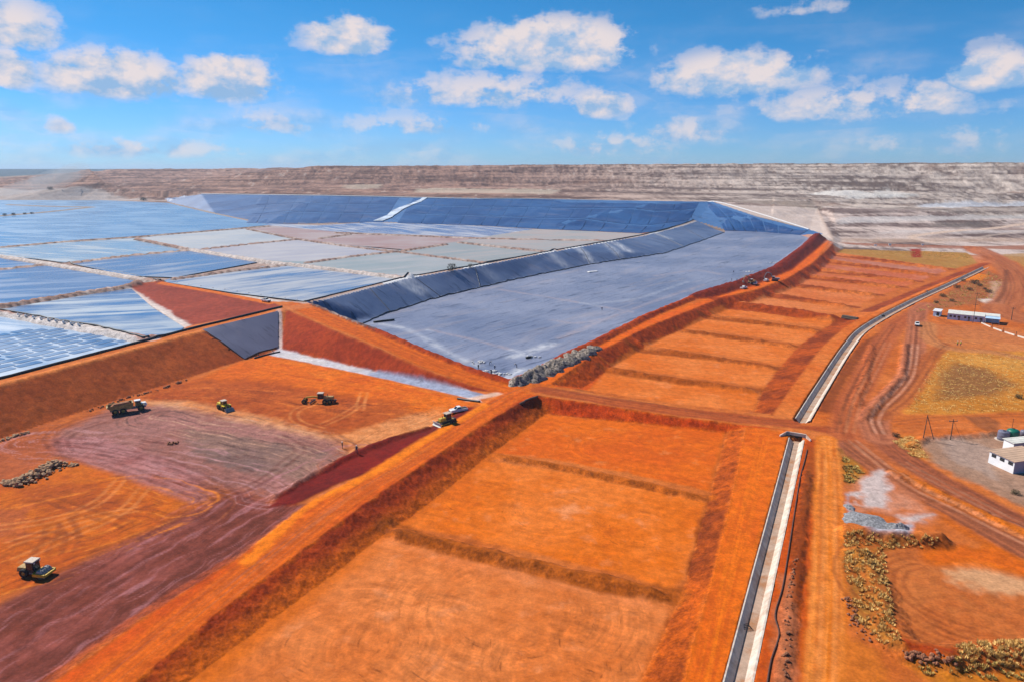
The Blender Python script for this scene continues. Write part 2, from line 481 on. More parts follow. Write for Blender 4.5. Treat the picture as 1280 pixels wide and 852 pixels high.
# right-hand verges
ridge(PL([(1062, 664, 2.5), (1110, 671, 2.5), (1172, 675, 2.5)]), 1.7, 0.5, 3.0, 0.25)
ridge(PL([(1078, 690, 2.5), (1096, 730, 2.5), (1112, 775, 2.5), (1135, 810, 2.5)]), 0.9, 0.3, 3.2, 0.5)
ridge(PL([(1130, 812, 2.6), (1180, 822, 2.6), (1230, 816, 2.6), (1300, 812, 2.6)]), 1.5, 0.5, 3.4, 0.4)
ridge(PL([(1118, 590), (1186, 621), (1290, 670)], 2.3), 0.7, 0.3, 2.2, 0.5)
ridge(PL([(1090, 432), (1082, 470), (1070, 505)], 2.4), 0.6, 0.3, 2.0, 0.5)
ridge(PL([(1131, 430), (1128, 470), (1098, 500), (1080, 522)], 2.4), 0.8, 0.4, 2.0, 0.3)
ridge(PL([(1140, 556), (1160, 545), (1200, 545), (1245, 540)], 2.4), 0.7, 0.3, 2.0, 0.2)
ridge(PL([(1010, 590), (1004, 640), (996, 715), (985, 800), (982, 850)], 2.4), 0.38, 0.2, 1.5, 0.6)
Z += RID
# the concrete drain is sunk into the bench
chan_px = [(904, 926), (922.5, 851), (955, 715), (971, 650), (985, 592), (995.5, 548)]
chan2_px = [(1003, 524), (1026, 486), (1061, 432), (1085, 407.5), (1138, 378), (1188, 355), (1232, 334)]
CH1 = smooth_line(PL(chan_px, 2.2), 6); CH2 = smooth_line(PL(chan2_px, 2.2), 6)
for ch, hw in ((CH1, 1.86), (CH2, 2.3)):
    idx, d, s, L = line_field(ch, 8)
    # embankment stays level beside the drain, trench is cut deeper than the lining
    k = (np.abs(d) < hw + 0.1)
    Z[idx[k]] = np.minimum(Z[idx[k]], 2.2 - 1.75 * np.clip((hw + 0.1 - np.abs(d[k])) / 0.25, 0, 1))
# slopes are rilled and cloddy
_zz = Z.reshape(NR, NC)
_gr = np.abs(np.gradient(_zz, axis=0) / np.gradient(RR)[:, None])
_ga2 = np.abs(np.gradient(_zz, axis=1) / (RR[:, None] * np.gradient(AZ)[None, :]))
SLOPE = np.clip(np.hypot(_gr, _ga2), 0, 1).ravel() * (RAD < 620)
_sm = np.where(np.maximum(_inside(bC + bT[::-1]), np.maximum(_inside(Hlow[:-1] + stripU[::-1]), _inside(triU + triB[::-1]))) > -1, .30, 1.0)
_sm = np.where(_inside([P(383, 378, 11)] + rC + rT[::-1]) > -6, .12, _sm)
Z += _sm * sstep(.10, .30, SLOPE) * (fbm(X / 2.4, Y / 2.4, 3, .6, 50) * .22 + fbm(X / .9, Y / .9, 2, .6, 51) * .10) * np.clip(RAD / 120, .4, 1.2)
# natural unevenness, growing with the kind of ground
gen = fbm(X / 9, Y / 9, 4, 0.55)
dump = sstep(0, 1, np.clip((RAD - 690) / 250, 0, 1)) * (np.arctan2(X, Y) > math.radians(20)) + (RAD > 1250)
dump = np.clip(dump, 0, 1) * (_pd < -10) * (_inside(fT + [rC[-1], fFl[0], fFl[1], fFl[2]] + fTop[::-1]) < -25) * sstep(-0.62, -0.50, np.arctan2(X, Y))
Z += gen * 0.16
_wk = _inside(bT + stripL + hL[7:3:-1] + [P(336, 634, 1.6)] + hLt[::-1] + PL([(-160, 930), (-200, 640)], 1.5))
Z += np.where(_wk > 0, (fbm(X / 2.6, Y / 2.6, 4, .62, 60) * .30 + fbm(X / 14, Y / 14, 2, .5, 61) * .35) * np.clip(_wk / 5, 0, 1), 0)
gul = fbm(X / 60, Y / 60, 5, 0.6, 5.0); gul2 = np.abs(fbm(X / 34, Y / 90, 4, 0.55, 9.0))
_str = np.abs(((Z + 2.0 * fbm(X / 90, Y / 90, 2)) / 6.5) % 1.0 - .5) * 2
Z += dump * (gul * 3.6 - gul2 * 3.4 + .8 + 1.6 * sstep(.2, .8, _str)) * np.clip((RAD - 700) / 500, 0.25, 1) * (RAD < 3500)
# distant hills
hl = np.clip((RAD - 4200) / 2500, 0, 1) * np.clip((13000 - RAD) / 3000, 0, 1)
Z += hl * np.clip(62 + 46 * fbm(X / 1700, Y / 2600, 3, 0.5, 2.0), 0, 66)

# wrinkles of the sheet on the basin floor
_fl = _inside(off(Hup[:4], 5.0) + [P(640, 472, 4), P(655, 470, 4)] + off(Gl[1:], [6, 7, 9, 11, 13, 15, 15]) + [fFl[2], fFl[1], fFl[0]] + rT[::-1])
_a, _b = X * .66 + Y * .75, -X * .75 + Y * .66
Z += np.where(_fl > 0, .55 * np.clip(fbm(_a / 11, _b / 2.6, 3, .6, 40) - .12, 0, .5) * np.clip(_fl / 6, 0, 1), 0)
Zg = Z.reshape(NR, NC)
def G(px, py):
    """where the ray through a pixel meets the ground"""
    d = cam_dir(px, py)
    h = math.hypot(d.x, d.y); a = math.atan2(d.x, d.y)
    j = int(np.clip(np.searchsorted(AZ, a), 1, NC - 1))
    w = (a - AZ[j - 1]) / (AZ[j] - AZ[j - 1])
    zc = Zg[:, j - 1] * (1 - w) + Zg[:, j] * w
    zr = CAMZ + d.z / h * RR
    hit = np.nonzero(zc >= zr)[0]
    if not len(hit):
        return P(px, py, 0) if d.z < 0 else PR(px, py, 3000)
    i = hit[0]
    if i == 0:
        r = RR[0]
    else:
        e0, e1 = zr[i - 1] - zc[i - 1], zr[i] - zc[i]
        t = e0 / (e0 - e1 + 1e-9); r = RR[i - 1] + t * (RR[i] - RR[i - 1])
    return (d.x / h * r, d.y / h * r, CAMZ + d.z / h * r)
def GP(pts):
    return [G(p[0], p[1]) for p in pts]
def ground_z(x, y):
    r = math.hypot(x, y); a = math.atan2(x, y)
    i = int(np.clip(np.searchsorted(RR, r), 1, NR - 1)); j = int(np.clip(np.searchsorted(AZ, a), 1, NC - 1))
    u = (r - RR[i - 1]) / (RR[i] - RR[i - 1]); v = (a - AZ[j - 1]) / (AZ[j] - AZ[j - 1])
    u = min(max(u, 0), 1); v = min(max(v, 0), 1)
    return float((Zg[i-1, j-1] * (1-v) + Zg[i-1, j] * v) * (1-u) + (Zg[i, j-1] * (1-v) + Zg[i, j] * v) * u)
# ------------------------------------------------------------------ soil colours
def poly_field(poly, reach):
    p = np.array([q[:2] for q in poly])
    lo = p.min(0) - reach; hi = p.max(0) + reach
    idx = np.nonzero((X > lo[0]) & (X < hi[0]) & (Y > lo[1]) & (Y < hi[1]))[0]
    x, y = X[idx], Y[idx]
    ins = np.zeros(len(idx), bool); best = np.full(len(idx), 1e9)
    n = len(p)
    for i in range(n):
        a, b = p[i], p[(i + 1) % n]
        d = b - a; L2 = d @ d
        if L2 < 1e-9: continue
        c = (a[1] > y) != (b[1] > y)
        with np.errstate(divide='ignore', invalid='ignore'):
            xi = (b[0] - a[0]) * (y - a[1]) / (b[1] - a[1]) + a[0]
        ins ^= c & (x < xi)
        t = np.clip(((x - a[0]) * d[0] + (y - a[1]) * d[1]) / L2, 0, 1)
        best = np.minimum(best, np.hypot(x - a[0] - t * d[0], y - a[1] - t * d[1]))
    return idx, np.where(ins, best, -best)

CA = np.zeros((NR * NC, 3), np.float32)
RO = (0.55 + 0.45 * sstep(.10, .30, SLOPE) * _sm).astype(np.float32)
WN1 = fbm(X / 4.0, Y / 4.0, 3, 0.6, 1.0).astype(np.float32)
WN2 = fbm(X / 22.0, Y / 22.0, 4, 0.55, 2.0).astype(np.float32)
WN3 = fbm(X / 1.3, Y / 1.3, 2, 0.6, 3.0).astype(np.float32)
def put(idx, m, c):
    m = np.clip(m, 0, 1)[:, None].astype(np.float32)
    CA[idx] = CA[idx] * (1 - m) + np.asarray(c, np.float32) * m
def poly(pts, c, soft=0.8, jit=1.2, a=1.0, c2=None, world=False, zscale=1.0):
    w = pts if world else GP(pts)
    idx, sd = poly_field(w, soft + jit * 2)
    m = sstep(-soft, soft, sd + WN1[idx] * jit + WN2[idx] * jit) * a
    if c2 is not None:
        t = sstep(-0.45, 0.45, WN2[idx] + 0.5 * WN1[idx])[:, None]
        c = np.asarray(c) * (1 - t) + np.asarray(c2) * t
    put(idx, m, c)
    return idx, sd
def line(pts, c, hw, soft=0.5, jit=0.3, a=1.0, streak=None, sm=True, world=False, sfreq=0.9):
    w = pts if world else GP(pts)
    if sm and len(w) > 2: w = smooth_line(w, 8)
    idx, d, s, L = line_field(w, hw + soft + jit * 2)
    m = (1 - sstep(hw - soft, hw + soft, np.abs(d) + WN1[idx] * jit + WN2[idx] * jit)) * a
    if streak is not None:
        st = fbm(d * sfreq, s * 0.02, 3, 0.65, 4.0) * 1.3 + 0.3 * WN1[idx]
        t = sstep(-0.5, 0.5, st)[:, None]
        c = np.asarray(c) * (1 - t) + np.asarray(streak) * t
    put(idx, m, c)
def tracks(pts, c, gauge=2.2, w=0.35, a=0.6, world=False):
    wl = smooth_line(pts if world else GP(pts), 10)
    for sgn in (-1, 1):
        o2 = off(wl, sgn * gauge / 2)
        idx, d, s, L = line_field(o2, w + 1.2)
        m = (1 - sstep(w * 0.4, w + 0.35, np.abs(d) + WN3[idx] * 0.15)) * a * (0.6 + 0.8 * np.clip(WN1[idx] + 0.4, 0, 1))
        put(idx, m, c)

# base: red-orange earth everywhere, duller far away
t = sstep(-0.4, 0.4, WN2)[:, None]
CA[:] = S(188, 104, 52) * (1 - t) + S(205, 122, 66) * t
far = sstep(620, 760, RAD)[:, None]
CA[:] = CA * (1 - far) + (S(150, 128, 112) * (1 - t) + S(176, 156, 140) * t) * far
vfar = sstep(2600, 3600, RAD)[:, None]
CA[:] = CA * (1 - vfar) + S(58, 70, 76) * vfar  # haze blue mixed into the colour of the farthest land

# --- the mine dump: bands, gullies, pale spills
AZP = np.arctan2(X, Y)
dm = np.nonzero((RAD > 690) & (RAD < 2600))[0]
zz = Z[dm]; xx = X[dm]; yy = Y[dm]
b1 = fbm(xx / 240, zz / 3.0 + 0.004 * RAD[dm], 4, 0.62, 6.0)
b2 = fbm(xx / 55, yy / 140, 5, 0.62, 7.0)
b3 = fbm(xx / 16, yy / 60, 4, 0.65, 8.0)
b4 = fbm(xx / 6, yy / 22, 3, .65, 15.0)
mixv = sstep(-0.42, 0.42, b1 * 1.1 + b2 * 0.5 + b3 * 0.4 + b4 * .35)[:, None]
leftness = sstep(0.42, -0.1, AZP[dm])[:, None]
dark = S(106, 74, 62) * leftness + S(112, 92, 82) * (1 - leftness)
lite = S(190, 146, 124) * leftness + S(222, 202, 186) * (1 - leftness)
cdm = dark * (1 - mixv) + lite * mixv
br = sstep(0.15, 0.6, fbm(xx / 120, yy / 90, 4, 0.6, 11.0))[:, None]
cdm = cdm * (1 - 0.55 * br) + S(140, 100, 78) * 0.55 * br
spots = sstep(0.34, 0.62, fbm(xx / 14, yy / 36, 3, 0.65, 13.0))[:, None]
cdm = cdm * (1 - 0.75 * spots) + S(70, 56, 48) * 0.75 * spots
lnb = sstep(.55, .85, np.abs(((zz + 1.5 * b2) / 5.2) % 1 - .5) * 2)[:, None] * sstep(-.2, .3, b2)[:, None]
cdm = cdm * (1 - .45 * lnb) + S(92, 70, 60) * .45 * lnb
gl = sstep(0.30, 0.5, b3 - b2 * 0.2)[:, None]
cdm = cdm * (1 - 0.5 * gl) + S(216, 200, 186) * 0.5 * gl
on = ((RAD[dm] > 1200) | (AZP[dm] > 0.40) | (zz > 26)) & ~((RAD[dm] > 2600))
put(dm[on], np.ones(on.sum()), cdm[on])
# pale spills and terraces on the right
for q, c, a in [([(1014, 243), (1040, 236), (1130, 246), (1060, 248)], S(232, 224, 214), .8),
                ([(1090, 240), (1110, 235), (1150, 246), (1100, 247)], S(226, 218, 208), .7),
                ([(1120, 288), (1290, 287), (1290, 291), (1100, 292)], S(214, 204, 196), .5),
                ([(1050, 272), (1290, 268), (1290, 274), (1050, 280)], S(222, 214, 206), .6),
                ([(1150, 255), (1300, 252), (1300, 257), (1150, 259)], S(212, 216, 224), .6),
                ([(1040, 262), (1290, 259), (1290, 264), (1040, 268)], S(140, 122, 112), .5),
                ([(1170, 279), (1240, 277), (1230, 284), (1160, 284)], S(120, 108, 98), .7),
                ([(880, 215), (1280, 214), (1280, 217), (880, 219)], S(120, 104, 98), .45),
                ([(1050, 298), (1290, 297), (1290, 302), (1050, 303)], S(196, 168, 142), .6),
                ([(520, 236), (700, 238), (690, 243), (520, 241)], S(214, 196, 172), .6),
                ([(430, 231), (480, 231), (470, 236), (430, 236)], S(214, 196, 172), .5)]:
    poly(q, c, 6, 9, a)
line([(1290, 278), (1235, 286), (1165, 292), (1140, 297), (1175, 304)], S(222, 196, 170), 4.0, 1.5, 1.0, .9)
line([(1290, 288), (1200, 300), (1165, 304)], S(206, 186, 166), 2.5, 1.5, 1.0, .6)
# pale sand beyond the ponds and beside the lined slope
poly([(-80, 237), (20, 237), (130, 239), (250, 242), (215, 249), (125, 250.5), (-80, 250)], S(206, 190, 180), 8, 8, .95, S(192, 172, 160))
poly([(884, 255), (920, 256), (1021, 260), (1041, 299), (1028, 298), (1008, 286), (944, 270)], S(224, 206, 190), 3, 3, .95, S(214, 194, 176))
line([(1022, 262), (1041, 300)], S(200, 176, 156), 1.2, 1, .3, .7)
poly([(985, 292), (1014, 290), (1018, 296), (1000, 299), (980, 298)], S(216, 160, 130), 2, 1, .8)

# --- left work area
poly([(-120, 566), (134, 505), (235, 473), (330, 446), (600, 504), (545, 540), (470, 587), (384, 631), (300, 694), (195, 760), (60, 850), (-100, 960)],
     S(172, 92, 46), 1.0, 1.0, 1, S(194, 112, 58))
poly([(300, 452), (336, 444), (470, 471), (600, 503), (560, 520), (440, 500), (330, 480), (250, 474)], S(220, 118, 46), 2, 2, .95, S(206, 104, 40))     # bright orange fill
poly([(180, 480), (250, 474), (330, 474), (430, 492), (520, 505), (470, 530), (420, 540), (330, 525), (250, 505), (180, 500)], S(158, 74, 36), 3, 4, .85, S(182, 94, 46))
poly([(170, 500), (230, 500), (330, 520), (420, 545), (460, 545), (400, 560), (300, 535), (200, 515)], S(226, 172, 122), 2.5, 3, .85, S(214, 140, 82))
poly([(420, 545), (560, 505), (540, 535), (470, 560), (440, 570), (410, 565)], S(212, 134, 74), 3, 3, .8, S(222, 156, 100))
poly([(140, 510), (205, 505), (330, 530), (420, 550), (440, 565), (350, 625), (240, 600), (140, 570), (60, 560), (70, 540)], S(166, 118, 106), 3, 3, .95, S(140, 92, 78))
poly([(230, 535), (330, 545), (420, 570), (380, 600), (310, 590), (240, 565)], S(148, 118, 98), 3, 4, .75, S(118, 100, 92))
poly([(60, 548), (130, 545), (250, 590), (260, 625), (240, 630), (140, 590), (60, 565)], S(182, 130, 124), 2, 2, .85, S(158, 98, 90))
poly([(235, 640), (300, 612), (350, 628), (384, 632), (300, 694), (195, 760), (60, 850), (-60, 900), (-60, 790), (60, 722), (150, 678)], S(146, 82, 70), 2, 2, .95, S(110, 56, 44))
poly([(180, 740), (300, 660), (345, 645), (300, 692), (195, 758), (60, 848), (-40, 900), (40, 830)], S(100, 52, 38), 2.5, 3, .65)
poly([(-60, 610), (60, 590), (90, 574), (235, 628), (210, 650), (120, 690), (60, 720), (-60, 765)], S(202, 112, 44), 1.5, 2, .95, S(184, 92, 40))
poly([(20, 610), (90, 600), (160, 625), (90, 650), (30, 640)], S(160, 80, 40), 2, 3, .6)
poly([(-60, 560), (60, 545), (70, 562), (20, 600), (-60, 615)], S(150, 78, 46), 2, 2, .8, S(170, 92, 56))
poly([(-80, 640), (40, 632), (30, 668), (-80, 700)], S(168, 92, 60), 2, 3, .6)
# churned patches
wk = np.nonzero(_wk > 1)[0]
ch1 = fbm(X[wk] / 5.5, Y[wk] / 5.5, 4, .65, 70); ch2 = fbm(X[wk] / 3.0, Y[wk] / 3.0, 4, .65, 71)
put(wk, sstep(.12, .42, ch1) * .6, S(108, 54, 38))
put(wk, sstep(.16, .42, -ch1) * .5, S(200, 140, 124))
put(wk, sstep(.22, .5, ch2) * .5, S(182, 96, 58))
put(wk, sstep(.26, .5, -ch2) * .5, S(92, 44, 30))
RO[wk] = .95
# streaky haul marks swept round the work area
def sweep(pts, hw, cols, a, freq=0.55, seed=0.0):
    w = smooth_line(GP(pts), 8)
    idx, d, s, L = line_field(w, hw)
    n = fbm(d * freq + 1.2 * fbm(X[idx] / 9, Y[idx] / 9, 2), s * 0.06, 4, 0.7, 20 + seed)
    edge = 1 - sstep(0.55 * hw, hw, np.abs(d))
    for c, lo, hi in cols:
        m = (sstep(lo, hi, n) if hi > lo else 1 - sstep(hi, lo, n)) * a * edge
        put(idx, m, c)
sweep([(40, 552), (150, 560), (250, 580), (330, 600), (345, 612)], 14, [(S(196, 146, 140), .05, .4), (S(96, 52, 46), -.1, -.45)], .65, .7, 1)
sweep([(200, 520), (300, 540), (400, 562), (440, 575)], 14, [(S(200, 158, 128), .1, .45), (S(96, 72, 64), -.1, -.45)], .85, .8, 2)
sweep([(-40, 860), (100, 765), (220, 690), (300, 640), (380, 595), (440, 568)], 16, [(S(188, 130, 128), .05, .4), (S(84, 40, 30), -.1, -.45)], .5, .6, 3)
sweep([(-30, 730), (80, 690), (170, 660), (235, 635)], 12, [(S(220, 132, 60), .1, .45), (S(136, 68, 34), -.1, -.45)], .8, .7, 4)
sweep([(-40, 650), (60, 630), (150, 610), (230, 625)], 12, [(S(222, 134, 62), .1, .45), (S(130, 64, 34), -.1, -.45)], .8, .7, 5)
sweep([(180, 490), (300, 492), (420, 508), (540, 515)], 10, [(S(214, 124, 62), .1, .45), (S(120, 56, 32), -.1, -.45)], .8, .7, 6)
sweep([(330, 455), (450, 478), (590, 508)], 9, [(S(236, 144, 70), .1, .45), (S(188, 84, 32), -.1, -.45)], .7, .5, 7)
sweep([(430, 572), (500, 540), (560, 516)], 9, [(S(228, 168, 112), .1, .45), (S(168, 94, 46), -.1, -.45)], .75, .8, 8)
DK, LT = S(92, 44, 34), S(214, 160, 134)
for q in ([(70, 560), (62, 548), (75, 535), (110, 522), (150, 515)], [(85, 566), (78, 552), (95, 538), (130, 526)], [(80, 570), (130, 578), (200, 600), (250, 620), (262, 630)],
          [(345, 612), (380, 600), (420, 580), (440, 560), (420, 545)], [(250, 625), (320, 605), (360, 575), (375, 560), (350, 545)],
          [(100, 555), (200, 575), (270, 605), (300, 625)], [(60, 760), (150, 700), (260, 645), (340, 600)], [(0, 820), (120, 740), (230, 675)]):
    tracks(q, DK, 2.4, .5, .38)
for q in ([(398, 502), (372, 512), (368, 522), (380, 530), (402, 536)], [(404, 530), (430, 518), (448, 506), (455, 494)], [(450, 512), (452, 500), (455, 490)],
          [(20, 700), (90, 668), (150, 640), (180, 610)], [(10, 680), (100, 650), (170, 636)], [(-10, 660), (60, 650), (120, 628), (150, 600)]):
    tracks(q, S(226, 150, 88), 2.2, .4, .42)
for q in ([(20, 672), (60, 668), (110, 676)], [(50, 690), (62, 672), (66, 655)], [(85, 690), (90, 668), (80, 650)], [(0, 640), (50, 622), (110, 640), (160, 655)], [(30, 735), (90, 700), (170, 672), (230, 640)]):
    tracks(q, S(120, 60, 34), 2.2, .5, .4)

# --- slopes
poly(bC + bT[::-1], S(196, 104, 56), .8, .6, 1, S(178, 90, 48), world=True)
line(off(bC, .5), S(226, 140, 78), 1.3, .5, .3, .95, world=True, sm=False)
poly(Hlow[:-1] + stripU[::-1], S(168, 72, 40), .8, .5, 1, S(146, 58, 34), world=True)
poly(triU + triB[::-1], S(160, 78, 58), 1.2, .8, 1, S(140, 66, 50), world=True)
line([(201, 354), (270, 365), (339, 379)], S(220, 122, 58), 2.2, .8, .5, .9, sm=False)
line([(158, 361), (190, 384), (230, 408)], S(228, 212, 198), 2.6, 1.2, 1.6, .9, sm=False)
line([(190, 381), (206, 390), (224, 404)], S(236, 224, 212), 2.0, 1.0, 1.4, .5, sm=False)
line([(349, 386), (349, 438)], S(226, 206, 192), 1.1, .5, .4, .9)
poly(stripU[:-1] + stripL[::-1], S(222, 214, 210), .6, .5, 1, S(200, 196, 204), world=True)
line([(468, 467), (540, 482), (600, 495)], S(156, 164, 188), 2.2, .6, .5, .9, sm=False)
line([(588, 499), (625, 491)], S(232, 196, 168), 1.6, .6, .4, .9)
# crest road descending to the junction
line([(372, 382), (430, 408), (480, 428), (560, 462), (640, 486)], S(214, 112, 46), 5.0, .8, .4, 1, S(192, 94, 38), sm=False)
line([(352, 386), (390, 380)], S(206, 130, 80), 5, 1, 1, .7)
line(off(Hup, 2), S(150, 58, 26), 3.0, .8, .6, .9, world=True, sm=False)

# --- the haul road
hc = [tuple((a + b) / 2 for a, b in zip(p, q)) for p, q in zip(hL[:7] + [hL[7]], hR[:8])]
poly(hL + [P(672, 494, 4)] + hR[::-1], S(212, 98, 34), .8, .5, 1, S(196, 84, 28), world=True)
ctr = smooth_line([P(*q, 4) for q in [(10, 928), (118, 852), (232, 764), (350, 676), (432, 618), (520, 566), (600, 519), (650, 491), (690, 474), (742, 438), (815, 402), (890, 372), (945, 359), (984, 343), (1018, 319), (1036, 302)]], 8)
line(ctr, S(224, 118, 46), 4.5, 2.2, 1.0, .75, S(184, 92, 44), world=True, sm=False, sfreq=1.1)
idx, d, s, L = line_field(ctr, 4.2)
put(idx, sstep(.05, .4, fbm(d * 1.4, s * .012, 3, .7, 31)) * (1 - sstep(2.5, 4.2, np.abs(d))) * .6 * (s < 250), S(168, 104, 74))
put(idx, sstep(.2, .5, fbm(d * 1.6, s * .015, 3, .7, 33)) * (1 - sstep(2.5, 4.2, np.abs(d))) * .6, S(240, 152, 74))
poly([(672, 479), (741, 436), (818, 397), (900, 369), (984, 340), (1026, 306), (1036, 302), (1016, 329), (984, 348), (900, 374), (811, 408), (745, 441), (690, 480)], S(232, 118, 30), 1.0, .6, .85, S(214, 100, 26))
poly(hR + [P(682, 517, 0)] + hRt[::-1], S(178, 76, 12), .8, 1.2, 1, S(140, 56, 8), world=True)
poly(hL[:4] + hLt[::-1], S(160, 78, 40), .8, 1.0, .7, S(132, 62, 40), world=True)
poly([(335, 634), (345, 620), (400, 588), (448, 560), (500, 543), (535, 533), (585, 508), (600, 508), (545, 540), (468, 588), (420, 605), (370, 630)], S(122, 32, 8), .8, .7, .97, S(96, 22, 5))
line([(310, 700), (384, 633), (470, 588), (545, 541), (605, 506)], S(240, 140, 44), 1.4, .8, .8, .8)
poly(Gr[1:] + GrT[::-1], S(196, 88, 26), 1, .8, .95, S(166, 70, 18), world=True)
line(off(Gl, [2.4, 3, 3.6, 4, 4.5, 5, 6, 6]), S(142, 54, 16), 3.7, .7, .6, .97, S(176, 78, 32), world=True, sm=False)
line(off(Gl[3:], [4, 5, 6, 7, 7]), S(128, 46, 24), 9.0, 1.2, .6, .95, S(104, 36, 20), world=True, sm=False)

poly([(688, 482), (745, 443), (764, 458), (738, 487)], S(206, 96, 32), 1.0, .8, .95, S(184, 82, 26))
# --- cross road and its slope
poly(Cl + ClT[::-1], S(210, 90, 30), .7, .6, .97, S(188, 74, 24), world=True)
line([(678, 487), (760, 501), (850, 514), (920, 522), (1000, 530), (1050, 538)], S(176, 90, 48), 3.6, .9, .5, .97, S(158, 80, 48), sm=False)

# --- drying pads
def pad(pts, c, c2, seed, arcs=(), a=1.0):
    w = GP(pts)
    idx, sd = poly_field(w, 3)
    m = sstep(-.6, 1.0, sd + WN1[idx] * .7) * a
    t = sstep(-.5, .5, fbm(X[idx] / 30, Y[idx] / 30, 4, .6, seed) + .25 * WN1[idx])[:, None]
    c = np.asarray(c) * (1 - t) + np.asarray(c2) * t
    # grader passes: fine streaks along the pad, plus sweeping turns
    u = X[idx] * 0.9 - Y[idx] * 0.43; v = X[idx] * 0.43 + Y[idx] * 0.9
    st = fbm(v * .7, u * .02, 3, .7, seed + 2)
    c = c * (1 + (.20 * np.clip(st, -.7, .7))[:, None])
    for (ax, ay, r0, r1) in arcs:
        cx, cy, _ = P(ax, ay, 0)
        rr = np.hypot(X[idx] - cx, Y[idx] - cy)
        an = np.arctan2(X[idx] - cx, Y[idx] - cy)
        band = sstep(r0, r0 + 2, rr) * (1 - sstep(r1 - 2, r1, rr)) * sstep(-.3, .35, fbm(np.cos(an) * 1.4 + seed, np.sin(an) * 1.4, 2))
        n = fbm(rr * .9, an * 1.2, 3, .7, seed + 5)
        c = c * (1 + (band * .42 * np.clip(n, -.8, .8))[:, None])
        ln = sstep(.42, .62, fbm(rr * 1.9, an * 2.2, 2, .6, seed + 9)) * band
        c = c * (1 - .42 * ln[:, None])
    d1 = fbm(X[idx] / 6, Y[idx] / 6, 4, .62, seed + 20); d2 = fbm(X[idx] / 2.2, Y[idx] / 2.2, 3, .6, seed + 21)
    k1 = (sstep(.15, .55, d1) * .34)[:, None]; k2 = (sstep(.2, .55, -d1) * .30)[:, None]; k3 = (sstep(.3, .55, d2) * .26)[:, None]
    c = c * (1 - k1) + S(232, 162, 112) * k1; c = c * (1 - k2) + S(186, 92, 36) * k2; c = c * (1 - k3) + S(160, 84, 44) * k3
    put(idx, m, c)
    RO[idx] = RO[idx] * (1 - m) + .42 * m
PAD1 = [(235, 852), (430, 707), (474, 668), (560, 690), (660, 713), (780, 741), (842, 752), (800, 852), (775, 905), (180, 912)]
PAD2 = [(520, 644), (605, 575), (700, 588), (800, 609), (884, 628), (857, 722), (840, 738), (780, 717), (660, 690), (560, 667), (500, 655)]
PAD3 = [(614, 564), (682, 518), (760, 525), (870, 534), (906, 539), (888, 614), (800, 595), (700, 575)]
pad(PAD1, S(206, 118, 62), S(222, 138, 80), 41, [(520, 800, 6, 15), (700, 830, 4, 14), (640, 760, 8, 24), (770, 800, 5, 12), (430, 800, 5, 18)])
pad(PAD2, S(212, 112, 44), S(226, 132, 66), 42, [(690, 640, 4, 12), (600, 620, 4, 10), (800, 660, 3, 10)])
pad(PAD3, S(208, 102, 38), S(216, 114, 48), 43, [(760, 560, 4, 12)])
poly([(690, 634), (720, 628), (730, 640), (705, 648)], S(236, 172, 122), 1.5, 2, .45)
poly([(560, 700), (470, 670), (640, 712), (800, 748), (830, 760), (700, 735)], S(224, 142, 90), 2, 2, .4)
poly([(240, 850), (430, 712), (470, 690), (330, 800), (260, 870)], S(206, 114, 48), 2.5, 2, .8)
MID = [[(735, 487), (757, 463), (850, 478), (950, 491), (942, 513), (900, 510), (850, 505), (790, 496)],
       [(762, 455), (790, 434), (880, 448), (972, 463), (956, 484), (850, 470)],
       [(798, 427), (846, 415), (920, 425), (996, 436), (978, 456), (880, 440)],
       [(854, 408), (876, 396), (950, 406), (1024, 415), (1002, 430), (920, 417)],
       [(884, 389), (905, 379), (998, 392), (1042, 402), (1030, 410), (950, 398)]]
UP = [[(925, 377), (955, 368), (1064, 386), (1068, 390), (1000, 388)],
      [(966, 364), (990, 357), (1094, 371), (1072, 383)],
      [(998, 353), (1003, 346), (1124, 361), (1104, 368)],
      [(1010, 342), (1016, 337), (1143, 354), (1132, 358)],
      [(1022, 332), (1030, 327), (1164, 346), (1152, 351)],
      [(1036, 322), (1040, 318), (1184, 338), (1172, 343)],
      [(1046, 314), (1054, 311), (1208, 316), (1222, 329), (1194, 336)]]
for i, q in enumerate(MID):
    pad(q, S(212, 116, 54), S(224, 136, 74), 50 + i)
upc = [(S(210, 124, 68), S(218, 136, 82)), (S(204, 114, 62), S(216, 132, 80)), (S(200, 110, 62), S(212, 128, 80)), (S(192, 100, 60), S(204, 118, 76)),
       (S(188, 98, 60), S(198, 124, 92)), (S(182, 104, 72), S(190, 132, 108)), (S(168, 124, 62), S(178, 138, 76))]
for i, q in enumerate(UP):
    pad(q, upc[i][0], upc[i][1], 60 + i)
line(off(hRt[1:], .8), S(204, 108, 44), 2.6, 2.2, 1.2, .75, world=True, sm=False)
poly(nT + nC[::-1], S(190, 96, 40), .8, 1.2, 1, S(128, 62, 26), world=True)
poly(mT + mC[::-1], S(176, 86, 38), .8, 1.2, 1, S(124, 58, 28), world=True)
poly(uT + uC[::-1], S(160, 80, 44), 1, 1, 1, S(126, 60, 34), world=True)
poly([(1138, 311), (1151, 311), (1152, 322), (1140, 322)], S(150, 52, 24), 1.5, .5, .95)
line([(1060, 306), (1120, 307), (1205, 310)], S(214, 206, 200), 2.0, 1, .6, .8, sm=False)
for q in ([(483, 657), (560, 677), (660, 701), (780, 728), (843, 743)], ):
    line(q, S(176, 96, 40), 2.4, .8, .8, .85, S(138, 74, 30), sm=False, sfreq=.5)  # berm soil darkened to carry the shade of its near face
line([(609, 566), (700, 582), (800, 603), (887, 623)], S(176, 96, 40), 1.5, .7, .6, .8, sm=False)
for q in MID[1:]:
    pass
